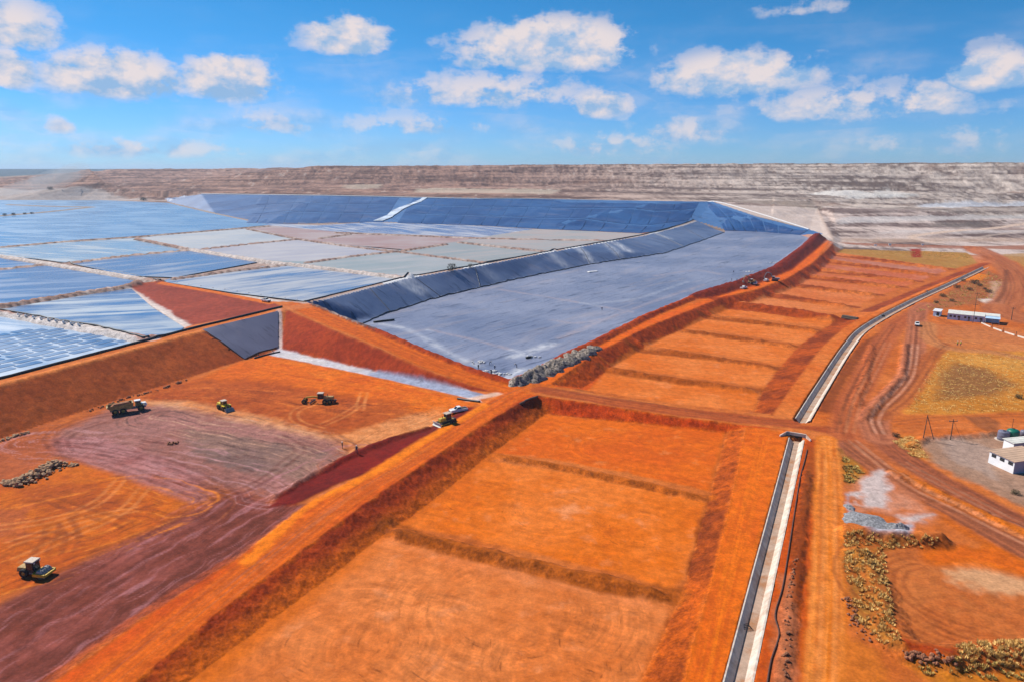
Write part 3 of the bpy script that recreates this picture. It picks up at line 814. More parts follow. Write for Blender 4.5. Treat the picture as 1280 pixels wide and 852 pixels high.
for q in ([(752, 458), (850, 474), (954, 488)], [(788, 430), (880, 444), (976, 460)], [(846, 411), (920, 421), (1000, 433)], [(876, 392), (950, 402), (1030, 413)]):
    line(q, S(150, 78, 32), 2.3, .9, .5, .8, sm=False)  # mid berms: face shade put into the colour as well
line([(900, 375), (950, 382), (998, 389), (1058, 399)], S(152, 66, 28), 5.5, 1, .6, .9, sm=False)
for q in ([(959, 366), (1068, 384)], [(992, 355), (1100, 369)], [(1004, 343), (1130, 359)], [(1017, 334), (1150, 352)], [(1030, 324), (1170, 344)], [(1040, 316), (1190, 337)]):
    line(q, S(140, 66, 36), 3.2, 1, .5, .85, sm=False)  # upper berms painted dark for their shaded faces

# --- bench beside the drain, and everything right of it
poly([(932, 533), (983, 540), (985, 548), (937, 715), (905, 852), (890, 915), (843, 912), (857, 848), (867, 801), (893, 715), (920, 598)], S(210, 104, 36), .8, .6, 1, S(222, 118, 46))
line([(955, 545), (930, 640), (905, 740), (880, 850)], S(232, 130, 56), 1.6, .9, .5, .6, S(196, 92, 32), sfreq=1.3)
poly([(968, 518), (994, 521), (1010, 490), (1050, 436), (1090, 400), (1230, 333), (1243, 328), (1166, 358), (1094, 389), (1074, 399), (1056, 410), (1028, 434), (1001, 470)], S(206, 110, 52), .9, .6, 1, S(216, 128, 68))
poly([(1008, 547), (1032, 552), (1014, 715), (1010, 860), (945, 860), (960, 715), (985, 620)], S(194, 92, 36), .9, .8, 1, S(178, 82, 36))
line([(1001, 560), (985, 625), (972, 700), (955, 775), (947, 850)], S(196, 90, 40), 1.2, .7, .5, .7)
line([(1012, 585), (1003, 640), (995, 715), (985, 800), (980, 855)], S(112, 58, 30), 1.0, .6, 1.2, .75)
poly([(975, 720), (990, 715), (1000, 800), (1000, 860), (962, 860), (965, 790)], S(186, 122, 84), 1, 1.5, .6)
poly([(1012, 560), (1030, 556), (1020, 640), (1004, 640)], S(150, 84, 42), 1.2, 1.5, .6)
poly([(1004, 530), (1050, 533), (1060, 500), (1100, 436), (1120, 400), (1080, 420), (1040, 470)], S(190, 98, 46), 1.0, 1, .9, S(206, 118, 60))
line([(1030, 512), (1048, 478), (1075, 440), (1100, 418)], S(124, 66, 36), 2.2, 1, 1, .8)
line([(1057, 505), (1063, 480), (1082, 440)], S(128, 68, 38), 1.4, .8, .8, .6)
# scrub between the drain and the site office
poly([(1130, 398), (1190, 362), (1235, 338), (1260, 348), (1262, 372), (1210, 382), (1165, 388)], S(170, 112, 70), 2, 3, .9, S(150, 88, 52))
poly([(1195, 352), (1215, 342), (1238, 345), (1222, 352)], S(226, 134, 56), 1.5, 1.5, .9)
poly([(1238, 352), (1264, 352), (1258, 380), (1238, 380)], S(202, 164, 130), 2, 2, .9)
poly([(1222, 374), (1258, 374), (1254, 380), (1232, 380)], S(236, 220, 200), 1.5, 1, .9)
poly([(1050, 303), (1215, 308), (1400, 304), (1400, 315), (1260, 312), (1060, 306)], S(156, 96, 60), 2, 2, .8)
poly([(1250, 318), (1400, 312), (1400, 345), (1290, 345), (1275, 330)], S(176, 138, 78), 2, 2, .8)
poly([(1150, 440), (1170, 432), (1190, 408), (1290, 420), (1290, 470), (1240, 470), (1180, 450)], S(196, 124, 70), 2, 1.5, .8, S(206, 138, 84))
poly([(1140, 420), (1165, 405), (1250, 408), (1290, 420), (1290, 432), (1220, 424), (1170, 420)], S(192, 120, 72), 2, 1.5, .8)
poly([(1130, 516), (1150, 480), (1180, 437), (1215, 437), (1290, 440), (1290, 515), (1200, 518)], S(186, 126, 56), 2, 2, .92, S(206, 144, 68))
poly([(1170, 500), (1180, 465), (1195, 452), (1230, 460), (1270, 480), (1240, 495)], S(136, 96, 58), 3, 3, .85)
poly([(1195, 452), (1210, 444), (1290, 452), (1290, 466), (1230, 458)], S(212, 156, 80), 2, 3, .7)
poly([(1115, 524), (1200, 518), (1300, 513), (1300, 540), (1240, 541), (1130, 545)], S(190, 106, 54), 1.2, 1, .95, S(204, 120, 64))
poly([(1140, 556), (1160, 546), (1300, 540), (1300, 640), (1230, 608), (1165, 578)], S(172, 142, 116), 1.5, 2, .95, S(158, 126, 100))
poly([(1108, 548), (1140, 542), (1165, 575), (1140, 572)], S(196, 126, 58), 1.5, 1.5, .8)
poly([(1168, 545), (1200, 545), (1240, 560), (1250, 600), (1200, 580)], S(178, 158, 142), 2, 3, .6)
# dirt roads
RD, RD2 = S(174, 106, 70), S(152, 92, 64)
poly([(1040, 535), (1100, 530), (1125, 560), (1150, 590), (1080, 570), (1055, 556)], S(180, 104, 62), 1.5, 1, .95)
line([(1055, 556), (1119, 601), (1186, 637), (1300, 700)], RD, 4.2, 1.2, .5, .97, RD2, sfreq=.8)
line([(1098, 541), (1110, 556), (1135, 575), (1186, 606), (1300, 664)], S(168, 98, 64), 3.4, 1.0, .4, .97, S(136, 80, 56), sfreq=.8)
line([(1058, 545), (1063, 505), (1085, 464), (1103, 430), (1122, 405), (1150, 388)], S(186, 106, 64), 4.2, 1.4, .5, .95, S(166, 90, 54), sfreq=.8)
line([(1100, 548), (1092, 526), (1103, 506), (1124, 486), (1139, 464), (1144, 430), (1146, 410), (1148, 388), (1160, 380)], S(190, 120, 84), 4.0, 1.1, .4, .97, S(160, 98, 68), sfreq=.8)
line([(1100, 520), (1122, 502), (1145, 480), (1160, 450), (1180, 430)], S(186, 108, 60), 3.0, 1.2, .6, .85, S(168, 92, 50), sfreq=.8)
line([(1300, 452), (1240, 440), (1190, 436), (1162, 424), (1160, 404)], S(196, 134, 84), 3.2, 1.2, .5, .8)
line([(1216, 309), (1240, 320), (1262, 336), (1272, 352), (1266, 372), (1252, 388), (1290, 402)], S(186, 116, 74), 8.5, 2, .8, .95, S(164, 96, 60), sfreq=.4)
line([(1258, 338), (1256, 360), (1246, 378)], S(120, 74, 48), 1.2, .8, .4, .7)
line([(1033, 548), (1035, 600), (1036, 715), (1031, 852), (1028, 920)], S(216, 126, 56), 2.7, .7, .5, .97, S(230, 146, 76), sfreq=1.0)
line([(1028, 560), (1027, 715), (1022, 852)], S(178, 94, 44), .5, .4, .3, .6)
line([(1043, 560), (1047, 715), (1042, 852)], S(178, 94, 44), .5, .4, .3, .6)
tracks([(1037, 570), (1037, 700), (1032, 852)], S(240, 160, 90), 2.0, .3, .5)
line([(1120, 588), (1186, 622), (1300, 678)], S(198, 112, 46), 1.6, .8, .8, .8)
line([(1060, 575), (1119, 612), (1186, 650), (1300, 716)], S(200, 106, 40), 1.3, .8, .8, .7)
# wheel ruts braided over the dirt roads and the crest
RT = S(112, 66, 42)
for q, c_, w_ in (([(1052, 560), (1119, 604), (1186, 640), (1300, 704)], RT, .45), ([(1060, 552), (1119, 595), (1186, 631), (1300, 692)], RT, .4), ([(1066, 550), (1130, 598), (1200, 636), (1300, 686)], S(206, 150, 112), .4),
              ([(1050, 540), (1060, 505), (1080, 466), (1098, 432), (1118, 405)], RT, .4), ([(1062, 540), (1072, 500), (1094, 460), (1110, 428)], S(206, 140, 96), .4), ([(1055, 530), (1066, 490), (1088, 450)], RT, .4),
              ([(1097, 541), (1090, 525), (1100, 506), (1121, 486), (1136, 464), (1141, 430), (1143, 408)], RT, .45), ([(1104, 541), (1097, 525), (1107, 508), (1128, 488), (1142, 466), (1147, 430), (1149, 408)], RT, .4),
              ([(1100, 541), (1094, 524), (1104, 506), (1125, 486), (1139, 464), (1144, 430)], S(222, 170, 136), .4), ([(1104, 518), (1130, 498), (1150, 474), (1164, 448), (1185, 432)], RT, .35),
              ([(1112, 515), (1136, 498), (1156, 470), (1170, 450)], S(214, 134, 76), .35), ([(1290, 450), (1235, 438), (1190, 434), (1165, 420), (1158, 402)], RT, .35), ([(1165, 446), (1172, 436), (1190, 428), (1230, 428)], RT, .3),
              ([(1136, 575), (1186, 603), (1300, 660)], S(100, 58, 40), .45), ([(1130, 578), (1180, 606), (1300, 668)], S(196, 140, 104), .35), ([(1225, 315), (1255, 335), (1266, 356), (1258, 380)], RT, .4), ([(1240, 318), (1270, 338), (1282, 360)], RT, .4),
              ([(1120, 528), (1180, 522), (1290, 518)], RT, .35), ([(1120, 536), (1180, 532), (1290, 530)], S(216, 138, 84), .35), ([(1150, 398), (1165, 392), (1200, 410), (1260, 414)], RT, .3),
              ([(690, 486), (800, 503), (900, 518), (1000, 531)], RT, .4), ([(690, 489), (800, 507), (900, 521), (1000, 534)], S(206, 120, 70), .35)):
    tracks(q, c_, 1.9, .42, w_)
poly([(1236, 520), (1250, 528), (1245, 545), (1215, 528), (1208, 520)], S(120, 78, 52), .8, .8, .6)
# gravel, grass verge and the round pad
poly([(1062, 600), (1100, 586), (1130, 610), (1175, 645), (1150, 655), (1100, 640), (1065, 640)], S(206, 150, 118), 2, 2.4, .85, S(190, 110, 62))
for q in ([(1080, 598), (1104, 586), (1112, 612), (1110, 636), (1075, 634)], [(1120, 645), (1168, 642), (1150, 650), (1125, 652)], [(1066, 615), (1078, 612), (1076, 634), (1064, 630)]):
    poly(q, S(208, 198, 190), 1.2, 2.2, .8)
poly([(1060, 618), (1066, 640), (1090, 652), (1140, 656), (1135, 667), (1090, 666), (1064, 652), (1057, 630)], S(186, 186, 194), .8, .8, .95)
poly([(1050, 560), (1066, 575), (1082, 590), (1062, 606), (1052, 600)], S(168, 120, 52), 1, 1.2, .8)
poly([(1056, 664), (1170, 674), (1165, 685), (1100, 690), (1118, 780), (1140, 810), (1110, 812), (1065, 770), (1052, 700)], S(160, 118, 56), 1, 1.5, .85, S(176, 104, 50))
poly([(1103, 690), (1140, 678), (1200, 676), (1290, 706), (1300, 800), (1200, 806), (1140, 803), (1118, 770), (1104, 720)], S(194, 118, 66), 1, 1, .97, S(182, 102, 54))
poly([(1180, 712), (1220, 706), (1290, 728), (1300, 740), (1240, 740), (1195, 726)], S(218, 178, 130), 2, 3, .7)
poly([(1160, 690), (1230, 682), (1290, 705), (1290, 722), (1220, 705), (1170, 706)], S(212, 108, 34), 2, 2, .8)
poly([(1116, 790), (1140, 803), (1196, 810), (1196, 824), (1140, 822)], S(158, 62, 28), .8, .8, .9)
poly([(1120, 826), (1200, 830), (1290, 832), (1300, 860), (1180, 862)], S(196, 132, 48), 1.5, 2, .7, S(160, 100, 48))
poly([(1048, 790), (1100, 812), (1120, 860), (1048, 870)], S(200, 118, 54), 1.2, 1.2, .8)
for r_ in (8, 11, 14, 17):
    cx, cy, _ = P(1195, 745, 2.2)
    arc = [(cx + r_ * math.cos(a), cy + r_ * 1.15 * math.sin(a), 2.2) for a in np.linspace(1.6, 4.4, 24)]
    tracks(arc, S(140, 76, 40), 1.6, .25, .5, world=True)
# the dry-grass tint under the tufts is laid by patches above

pb = np.nonzero((_pd > 0) & (Z < 10.6))[0]
put(pb, np.full(len(pb), .92), S(176, 156, 142))
# --- pond dividers: dusty pale crests, dark flanks
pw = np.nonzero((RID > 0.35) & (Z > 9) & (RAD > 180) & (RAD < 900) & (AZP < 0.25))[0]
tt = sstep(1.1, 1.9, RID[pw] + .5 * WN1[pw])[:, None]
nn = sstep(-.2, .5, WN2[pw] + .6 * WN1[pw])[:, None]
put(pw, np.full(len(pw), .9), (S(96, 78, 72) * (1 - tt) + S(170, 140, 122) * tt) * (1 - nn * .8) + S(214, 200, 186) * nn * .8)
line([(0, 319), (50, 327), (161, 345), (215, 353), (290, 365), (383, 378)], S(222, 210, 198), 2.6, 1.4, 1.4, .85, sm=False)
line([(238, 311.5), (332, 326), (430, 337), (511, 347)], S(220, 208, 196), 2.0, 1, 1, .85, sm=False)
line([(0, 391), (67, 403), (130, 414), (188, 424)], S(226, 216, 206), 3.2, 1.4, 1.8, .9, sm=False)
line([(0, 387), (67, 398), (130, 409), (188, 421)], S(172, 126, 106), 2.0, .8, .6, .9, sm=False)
line([p for p in rC], S(176, 152, 134), 3.2, 1, .6, .9, world=True, sm=False)
line(off(rC, -3), S(226, 222, 218), 1.4, .8, .6, .7, world=True, sm=False)
CA *= (1 + (.20 * WN3 + .12 * WN1) * (.4 + RO))[:, None]
# iron-rich soil: the reds are strong
warm = (np.clip((CA[:, 0] - CA[:, 2]) / (CA[:, 0] + 1e-4), 0, 1) * (RAD < 1000))[:, None]
lum = (CA @ np.array([.3, .6, .1], np.float32))[:, None]
CA[:] = (lum + (CA - lum) * (1 + .10 * warm)) * (1 + .04 * warm) * (1 + warm * np.array([.04, -.07, .02], np.float32))
CA[:] = np.clip(CA, 0.004, 0.85)
# blown dust, slimes and painted sheen on the liner: amount in the fourth channel
ln = np.nonzero((_fl > -1) | (_inside([P(383, 378, 11)] + rC + rT[::-1]) > -1) | (_inside(fT + [rC[-1], fFl[0], fFl[1], fFl[2]] + fTop[::-1]) > -30))[0]
RO[ln] = 0
_ln = np.zeros(NR * NC, bool); _ln[ln] = True
def dust_or_sheen(pts, c, hw, a, soft=2.0, jit=1.5):
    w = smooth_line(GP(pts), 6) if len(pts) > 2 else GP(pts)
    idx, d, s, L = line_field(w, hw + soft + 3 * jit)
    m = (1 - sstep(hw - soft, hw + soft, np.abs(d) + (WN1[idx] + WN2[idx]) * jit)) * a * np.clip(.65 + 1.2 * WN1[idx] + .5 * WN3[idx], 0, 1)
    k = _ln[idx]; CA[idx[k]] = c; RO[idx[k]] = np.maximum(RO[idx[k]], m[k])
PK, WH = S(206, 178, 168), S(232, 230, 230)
dust_or_sheen([(535, 412), (590, 424), (652, 440)], PK, 1.2, .8); dust_or_sheen([(625, 362), (700, 374), (790, 390)], PK, 1.1, .75); dust_or_sheen([(640, 446), (660, 440), (690, 430)], WH, 2.2, .8)
dust_or_sheen([(590, 462), (620, 468), (650, 462)], WH, 2.6, .8); dust_or_sheen([(690, 400), (720, 404), (760, 398)], PK, 1.5, .5); dust_or_sheen([(820, 345), (870, 338), (900, 343)], PK, 2.0, .5)
dust_or_sheen([(740, 380), (800, 372), (860, 352)], WH, 1.0, .45); dust_or_sheen([(470, 404), (510, 412), (560, 440), (600, 458)], WH, 1.6, .6); dust_or_sheen([(700, 422), (760, 398), (820, 376), (880, 356)], PK, 1.4, .6)
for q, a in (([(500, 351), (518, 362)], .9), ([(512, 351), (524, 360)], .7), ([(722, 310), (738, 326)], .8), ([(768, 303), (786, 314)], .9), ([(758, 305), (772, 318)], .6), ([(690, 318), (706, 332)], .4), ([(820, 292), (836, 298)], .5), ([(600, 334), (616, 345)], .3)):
    dust_or_sheen(q, WH, 4.0, a, 3.5, 2.0)  # bright sheen of the ridge sheet, put into its colour as white patches
# ------------------------------------------------------------------ materials
MATS = {}
def mat(name):
    m = bpy.data.materials.new(name); m.use_nodes = True
    m.node_tree.nodes.clear()
    t = NT(m.node_tree)
    o = t.new('ShaderNodeOutputMaterial'); b = t.new('ShaderNodeBsdfPrincipled')
    t.link(b.outputs[0], o.inputs[0])
    MATS[name] = m
    return m, t, b
def simple(name, c, rough=0.6, metal=0.0, var=0.12, scale=3.0, spec=0.4, bump=0.0):
    m, t, b = mat(name)
    tc = t.new('ShaderNodeTexCoord')
    n = t.noise(tc.outputs['Object'], scale, 5, 0.6)
    n2 = t.noise(tc.outputs['Object'], scale * 7, 3, 0.6)
    f = t.math('ADD', t.math('MULTIPLY', n, 0.7), t.math('MULTIPLY', n2, 0.3))
    lo = tuple(max(0, v * (1 - var * 1.6)) for v in c[:3]) + (1,); hi = tuple(min(1, v * (1 + var)) for v in c[:3]) + (1,)
    t.link(t.mix(t.smooth(f, 0.32, 0.66), lo, hi), b.inputs['Base Color'])
    t.link(t.math('ADD', rough - 0.08, t.math('MULTIPLY', n, 0.16)), b.inputs['Roughness'])
    b.inputs['Metallic'].default_value = metal
    b.inputs['Specular IOR Level'].default_value = spec
    if bump:
        bp = t.new('ShaderNodeBump'); bp.inputs['Strength'].default_value = bump; bp.inputs['Distance'].default_value = 0.05
        t.link(f, bp.inputs['Height']); t.link(bp.outputs[0], b.inputs['Normal'])
    return m

def soil_material():
    m, t, b = mat("soil")
    at = t.new('ShaderNodeAttribute', attribute_name='Col')
    ge = t.new('ShaderNodeNewGeometry')
    p = ge.outputs['Position']
    n1 = t.noise(p, 0.45, 3, 0.6); n2 = t.noise(p, 2.2, 3, 0.7)
    f = t.math('ADD', t.math('MULTIPLY', n1, 0.5), t.math('MULTIPLY', n2, 0.5))
    amp = t.math('MULTIPLY', at.outputs['Alpha'], 0.95)
    g = t.math('MULTIPLY_ADD', t.smooth(f, 0.32, 0.68, -0.5, 0.5), amp, 1.0)
    cc = t.vmath('SCALE', at.outputs['Color']); cc.node.inputs[3].default_value = 1
    t.link(g, cc.node.inputs[3])
    # pebbles and clods
    v = t.new('ShaderNodeTexVoronoi'); t.link(p, v.inputs['Vector']); v.inputs['Scale'].default_value = 0.9
    peb = t.smooth(v.outputs['Distance'], 0.10, 0.04, 0.0, 0.5)
    sel = t.smooth(n1, 0.5, 0.62)
    c2 = t.mix(t.math('MULTIPLY', peb, sel), cc, t.mix(0.6, cc, (0.30, 0.22, 0.17, 1)))
    t.link(c2, b.inputs['Base Color'])
    b.inputs['Roughness'].default_value = 0.95
    b.inputs['Specular IOR Level'].default_value = 0.12
    bp = t.new('ShaderNodeBump'); t.link(t.math('MULTIPLY_ADD', at.outputs['Alpha'], 0.7, 0.12), bp.inputs['Strength']); bp.inputs['Distance'].default_value = 0.24
    t.link(t.math('ADD', t.math('MULTIPLY', n1, 0.8), t.math('MULTIPLY', n2, 0.35)), bp.inputs['Height'])
    t.link(bp.outputs[0], b.inputs['Normal'])
    return m
M_SOIL = soil_material()

def liner_material(name, ca, cb, rough, ang, wr=1.0, dust=0.25):
    """black-grey geomembrane: sheets with wrinkles, weld seams, blown dust and painted sheen"""
    m, t, b = mat(name)
    ge = t.new('ShaderNodeNewGeometry'); p = ge.outputs['Position']
    q = t.mapping(p, (1, 1, 1), (0, 0, ang))
    w1 = t.noise(t.mapping(q, (0.045, 0.32, 0.1)), 1.0, 4, 0.62, dist=0.6)
    w2 = t.noise(t.mapping(q, (0.16, 0.75, 0.2)), 1.0, 3, 0.6, dist=0.5)
    big = t.noise(p, 0.018, 4, 0.6)
    c = t.mix(t.smooth(big, 0.35, 0.65), ca + (1,), cb + (1,))
    crease_shade = t.math('MAXIMUM', t.smooth(w1, 0.57, 0.66), t.math('MULTIPLY', t.smooth(w2, 0.60, 0.70), 0.7))
    c = t.mix(t.math('MULTIPLY', crease_shade, 0.72), c, tuple(v * 0.42 for v in ca) + (1,))  # shade of the wrinkles darkens the sheet colour, besides the bump
    du = t.math('MULTIPLY', t.smooth(t.noise(t.mapping(q, (0.02, 0.10, 0.1)), 1.0, 5, 0.65), 0.52, 0.72), dust)
    c = t.mix(du, c, (0.42, 0.33, 0.29, 1))
    la = t.new('ShaderNodeAttribute', attribute_name='Col')
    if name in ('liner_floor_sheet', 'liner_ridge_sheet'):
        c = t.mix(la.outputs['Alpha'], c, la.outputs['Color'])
    t.link(c, b.inputs['Base Color'])
    t.link(t.math('ADD', rough, t.math('MULTIPLY', big, 0.15)), b.inputs['Roughness'])
    b.inputs['Specular IOR Level'].default_value = 0.5
    bp = t.new('ShaderNodeBump'); bp.inputs['Strength'].default_value = 0.5 * wr; bp.inputs['Distance'].default_value = 0.5
    t.link(t.math('ADD', t.math('MULTIPLY', w1, 1.0), t.math('MULTIPLY', w2, 0.4)), bp.inputs['Height'])
    t.link(bp.outputs[0], b.inputs['Normal'])
    return m
M_LFLOOR = liner_material("liner_floor_sheet", srgb(128, 134, 158, .66), srgb(160, 163, 182, .66), 0.30, math.radians(-50), 1.5, .36)
M_LRIDGE = liner_material("liner_ridge_sheet", srgb(88, 104, 142, .62), srgb(126, 140, 172, .62), 0.30, math.radians(33), 1.8, .22)
M_LSEAM = liner_material("liner_seam_sheet", srgb(66, 112, 166, .7), srgb(84, 128, 180, .7), 0.4, math.radians(70), 0.5, .10)
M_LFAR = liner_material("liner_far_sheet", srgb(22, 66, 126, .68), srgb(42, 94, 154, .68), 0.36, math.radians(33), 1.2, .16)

def pond_material(name, ca, cb, cc, balance, ang, rough=0.22, streak=(0.012, 0.10), spec=0.42):
    """shallow tailings water: wet slimes showing through, streaked by the spigots"""
    m, t, b = mat(name)
    ge = t.new('ShaderNodeNewGeometry'); p = ge.outputs['Position']
    q = t.mapping(p, (1, 1, 1), (0, 0, ang))
    s1 = t.noise(t.mapping(q, (streak[0], streak[1], 0.1)), 1.0, 5, 0.62, dist=0.4)
    s2 = t.noise(p, 0.02, 4, 0.55)
    f = t.smooth(t.math('ADD', t.math('MULTIPLY', s1, 0.62), t.math('MULTIPLY', s2, 0.38)), balance - 0.09, balance + 0.09)
    c = t.mix(f, ca + (1,), cb + (1,))
    c = t.mix(t.math('MULTIPLY', t.smooth(t.noise(p, 0.035, 4, 0.6), 0.52, 0.72), 0.55), c, cc + (1,))
    t.link(c, b.inputs['Base Color'])
    t.link(t.math('ADD', rough, t.math('MULTIPLY', f, 0.28)), b.inputs['Roughness'])
    b.inputs['Specular IOR Level'].default_value = spec
    bp = t.new('ShaderNodeBump'); bp.inputs['Strength'].default_value = 0.10; bp.inputs['Distance'].default_value = 0.12
    t.link(t.noise(p, 0.8, 3, 0.6), bp.inputs['Height']); t.link(bp.outputs[0], b.inputs['Normal'])
    return m

# ------------------------------------------------------------------ objects: tags and builders
def tag(o, label=None, cat=None, group=None, kind=None):
    if label: o['label'] = label
    if cat: o['category'] = cat
    if group: o['group'] = group
    if kind: o['kind'] = kind
    return o
def link(o, parent=None):
    COL.objects.link(o)
    if parent is not None: o.parent = parent
    return o
def empty(name, loc=(0, 0, 0), rz=0.0):
    o = bpy.data.objects.new(name, None); COL.objects.link(o)
    o.empty_display_size = 0.5
    o.location = loc; o.rotation_euler = (0, 0, rz)
    return o

# ------------------------------------------------------------------ split the terrain sheet into its pieces
REG = np.zeros(NR * NC, np.int16)
REGN = [("ground", M_SOIL)]
def reg_poly(name, w, m=M_SOIL, cond=None):
    k = len(REGN); REGN.append((name, m))
    idx, sd = poly_field(w, 0.5)
    s = sd > 0
    if cond is not None: s &= cond[idx]
    REG[idx[s]] = k
    return k
def reg_line(name, w, hw, m=M_SOIL, new=True):
    if new: REGN.append((name, m))
    k = len(REGN) - 1
    idx, d, s, L = line_field(w, hw)
    REG[idx] = k
dump_poly = dB + [P(1052, 303, 2.2), P(1600, 303, 2.2), (3300, 2600, 0), (3300, 3000, 0), (-1600, 3000, 0), P(-60, 232, 20)]
reg_poly("mine_dump", dump_poly)
reg_poly("sand_beach", GP([(-90, 237), (130, 239), (250, 242), (200, 248), (125, 250.5), (-90, 250.5)]))
pond_bed_poly = bP + rC + fTop[:1] + pondFar[::-1] + [(-900, 300, 9)]
reg_poly("pond_bed", PL([(-90, 494), (0, 473), (236, 412), (352, 384), (383, 377), (400, 373), (501, 348), (588, 333), (689, 314), (803, 294), (800, 292), (669, 286), (601, 282), (467, 277.5), (330, 279), (200, 247), (125, 250), (-90, 250)], 9.5))
reg_poly("pond_embankment", triU + triB[::-1])
reg_poly("pond_embankment", bP[:3] + [bP[3]] + bT[::-1])
reg_poly("pond_embankment", Hlow[:-1] + stripU[::-1])
reg_poly("lined_slope", fT + [P(850, 280, 12), rC[-1], fFl[0], fFl[1], fFl[2], fTop[7], fTop[6], fTop[5], fTop[4], fTop[3], fTop[2], fTop[1], fTop[0]], M_LSEAM)
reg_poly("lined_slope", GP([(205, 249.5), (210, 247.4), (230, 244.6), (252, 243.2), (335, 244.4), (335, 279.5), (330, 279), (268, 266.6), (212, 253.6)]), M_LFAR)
reg_poly("lined_embankment", [P(383, 378, 11)] + rL + [P(905, 291, 3)] + rT[::-1] + [P(400, 381, 11)], M_LRIDGE)
apex = [P(640, 474, 4), P(655, 472, 4)]
floor_poly = off(Hup[:4], 4.0) + apex + off(Gl[1:], [4.5, 5.0, 6.5, 9, 11, 13, 13]) + [fFl[2], fFl[1], fFl[0]] + rT[::-1]
reg_poly("lined_basin_floor", floor_poly, M_LFLOOR)
reg_poly("haul_road", hL + [P(655, 477, 4)] + Gl[1:] + Gr[::-1] + [P(672, 494, 4)] + hR[::-1])
reg_poly("crest_road", Hup + Hlow[::-1])
reg_poly("cross_road", Cu + Cl[::-1])
reg_poly("work_area", bT + [P(349, 436, 1.5)] + stripU[1:] + hL[8:4:-1] + [P(336, 634, 1.6)] + hLt[::-1] + PL([(-160, 930), (-200, 640)], 1.5))
for nm, q in [("drying_pad", x) for x in [PAD1, PAD2, PAD3] + MID + UP]:
    reg_poly(nm, GP(q))
reg_poly("road_embankment", hR + [P(682, 517, 0)] + hRt[::-1])
reg_poly("road_embankment", nT + nC[::-1])
reg_line("dirt_road", smooth_line(GP([(1055, 556), (1119, 601), (1186, 637), (1300, 700)]), 6), 4.2)
reg_line("dirt_road", smooth_line(GP([(1058, 545), (1063, 505), (1085, 464), (1103, 430), (1122, 405), (1150, 388)]), 6), 4.2)
reg_line("dirt_road", smooth_line(GP([(1300, 664), (1186, 606), (1135, 575), (1110, 556), (1098, 541), (1092, 526), (1103, 506), (1124, 486), (1139, 464), (1144, 430), (1146, 410), (1148, 388), (1160, 380)]), 6), 3.8)
reg_line("dirt_road", smooth_line(GP([(1033, 548), (1035, 600), (1036, 715), (1031, 852), (1028, 920)]), 6), 2.8)
reg_line("dirt_road", smooth_line(GP([(1216, 309), (1240, 320), (1262, 336), (1272, 352), (1266, 372), (1252, 388), (1290, 402)]), 6), 8)

def emit_terrain():
    ii, jj = np.meshgrid(np.arange(NR - 1), np.arange(NC - 1), indexing='ij')
    v0 = (ii * NC + jj).ravel()
    quads = np.stack([v0, v0 + 1, v0 + NC + 1, v0 + NC], 1).astype(np.int32)
    fid = REG[v0]
    co = np.stack([X, Y, Z], 1).astype(np.float32)
    for k, (nm, m) in enumerate(REGN):
        q = quads[fid == k]
        if not len(q): 
            print("empty region", nm); continue
        u, inv = np.unique(q, return_inverse=True)
        inv = inv.reshape(q.shape).astype(np.int32)
        me = bpy.data.meshes.new(nm)
        me.vertices.add(len(u)); me.vertices.foreach_set('co', co[u].ravel())
        me.loops.add(inv.size); me.loops.foreach_set('vertex_index', inv[:, ::-1].ravel())
        me.polygons.add(len(q))
        me.polygons.foreach_set('loop_start', np.arange(0, inv.size, 4, dtype=np.int32))
        me.update(calc_edges=True)
        me.polygons.foreach_set('use_smooth', np.ones(len(q), bool))
        ca = me.color_attributes.new('Col', 'FLOAT_COLOR', 'POINT')
        ca.data.foreach_set('color', np.concatenate([CA[u], RO[u, None]], 1).ravel())
        me.materials.append(m)
        o = bpy.data.objects.new(nm, me); link(o)
        tag(o, kind='structure')
        yield nm, o
TERR = {}
for nm, o in emit_terrain():
    TERR.setdefault(nm, o)

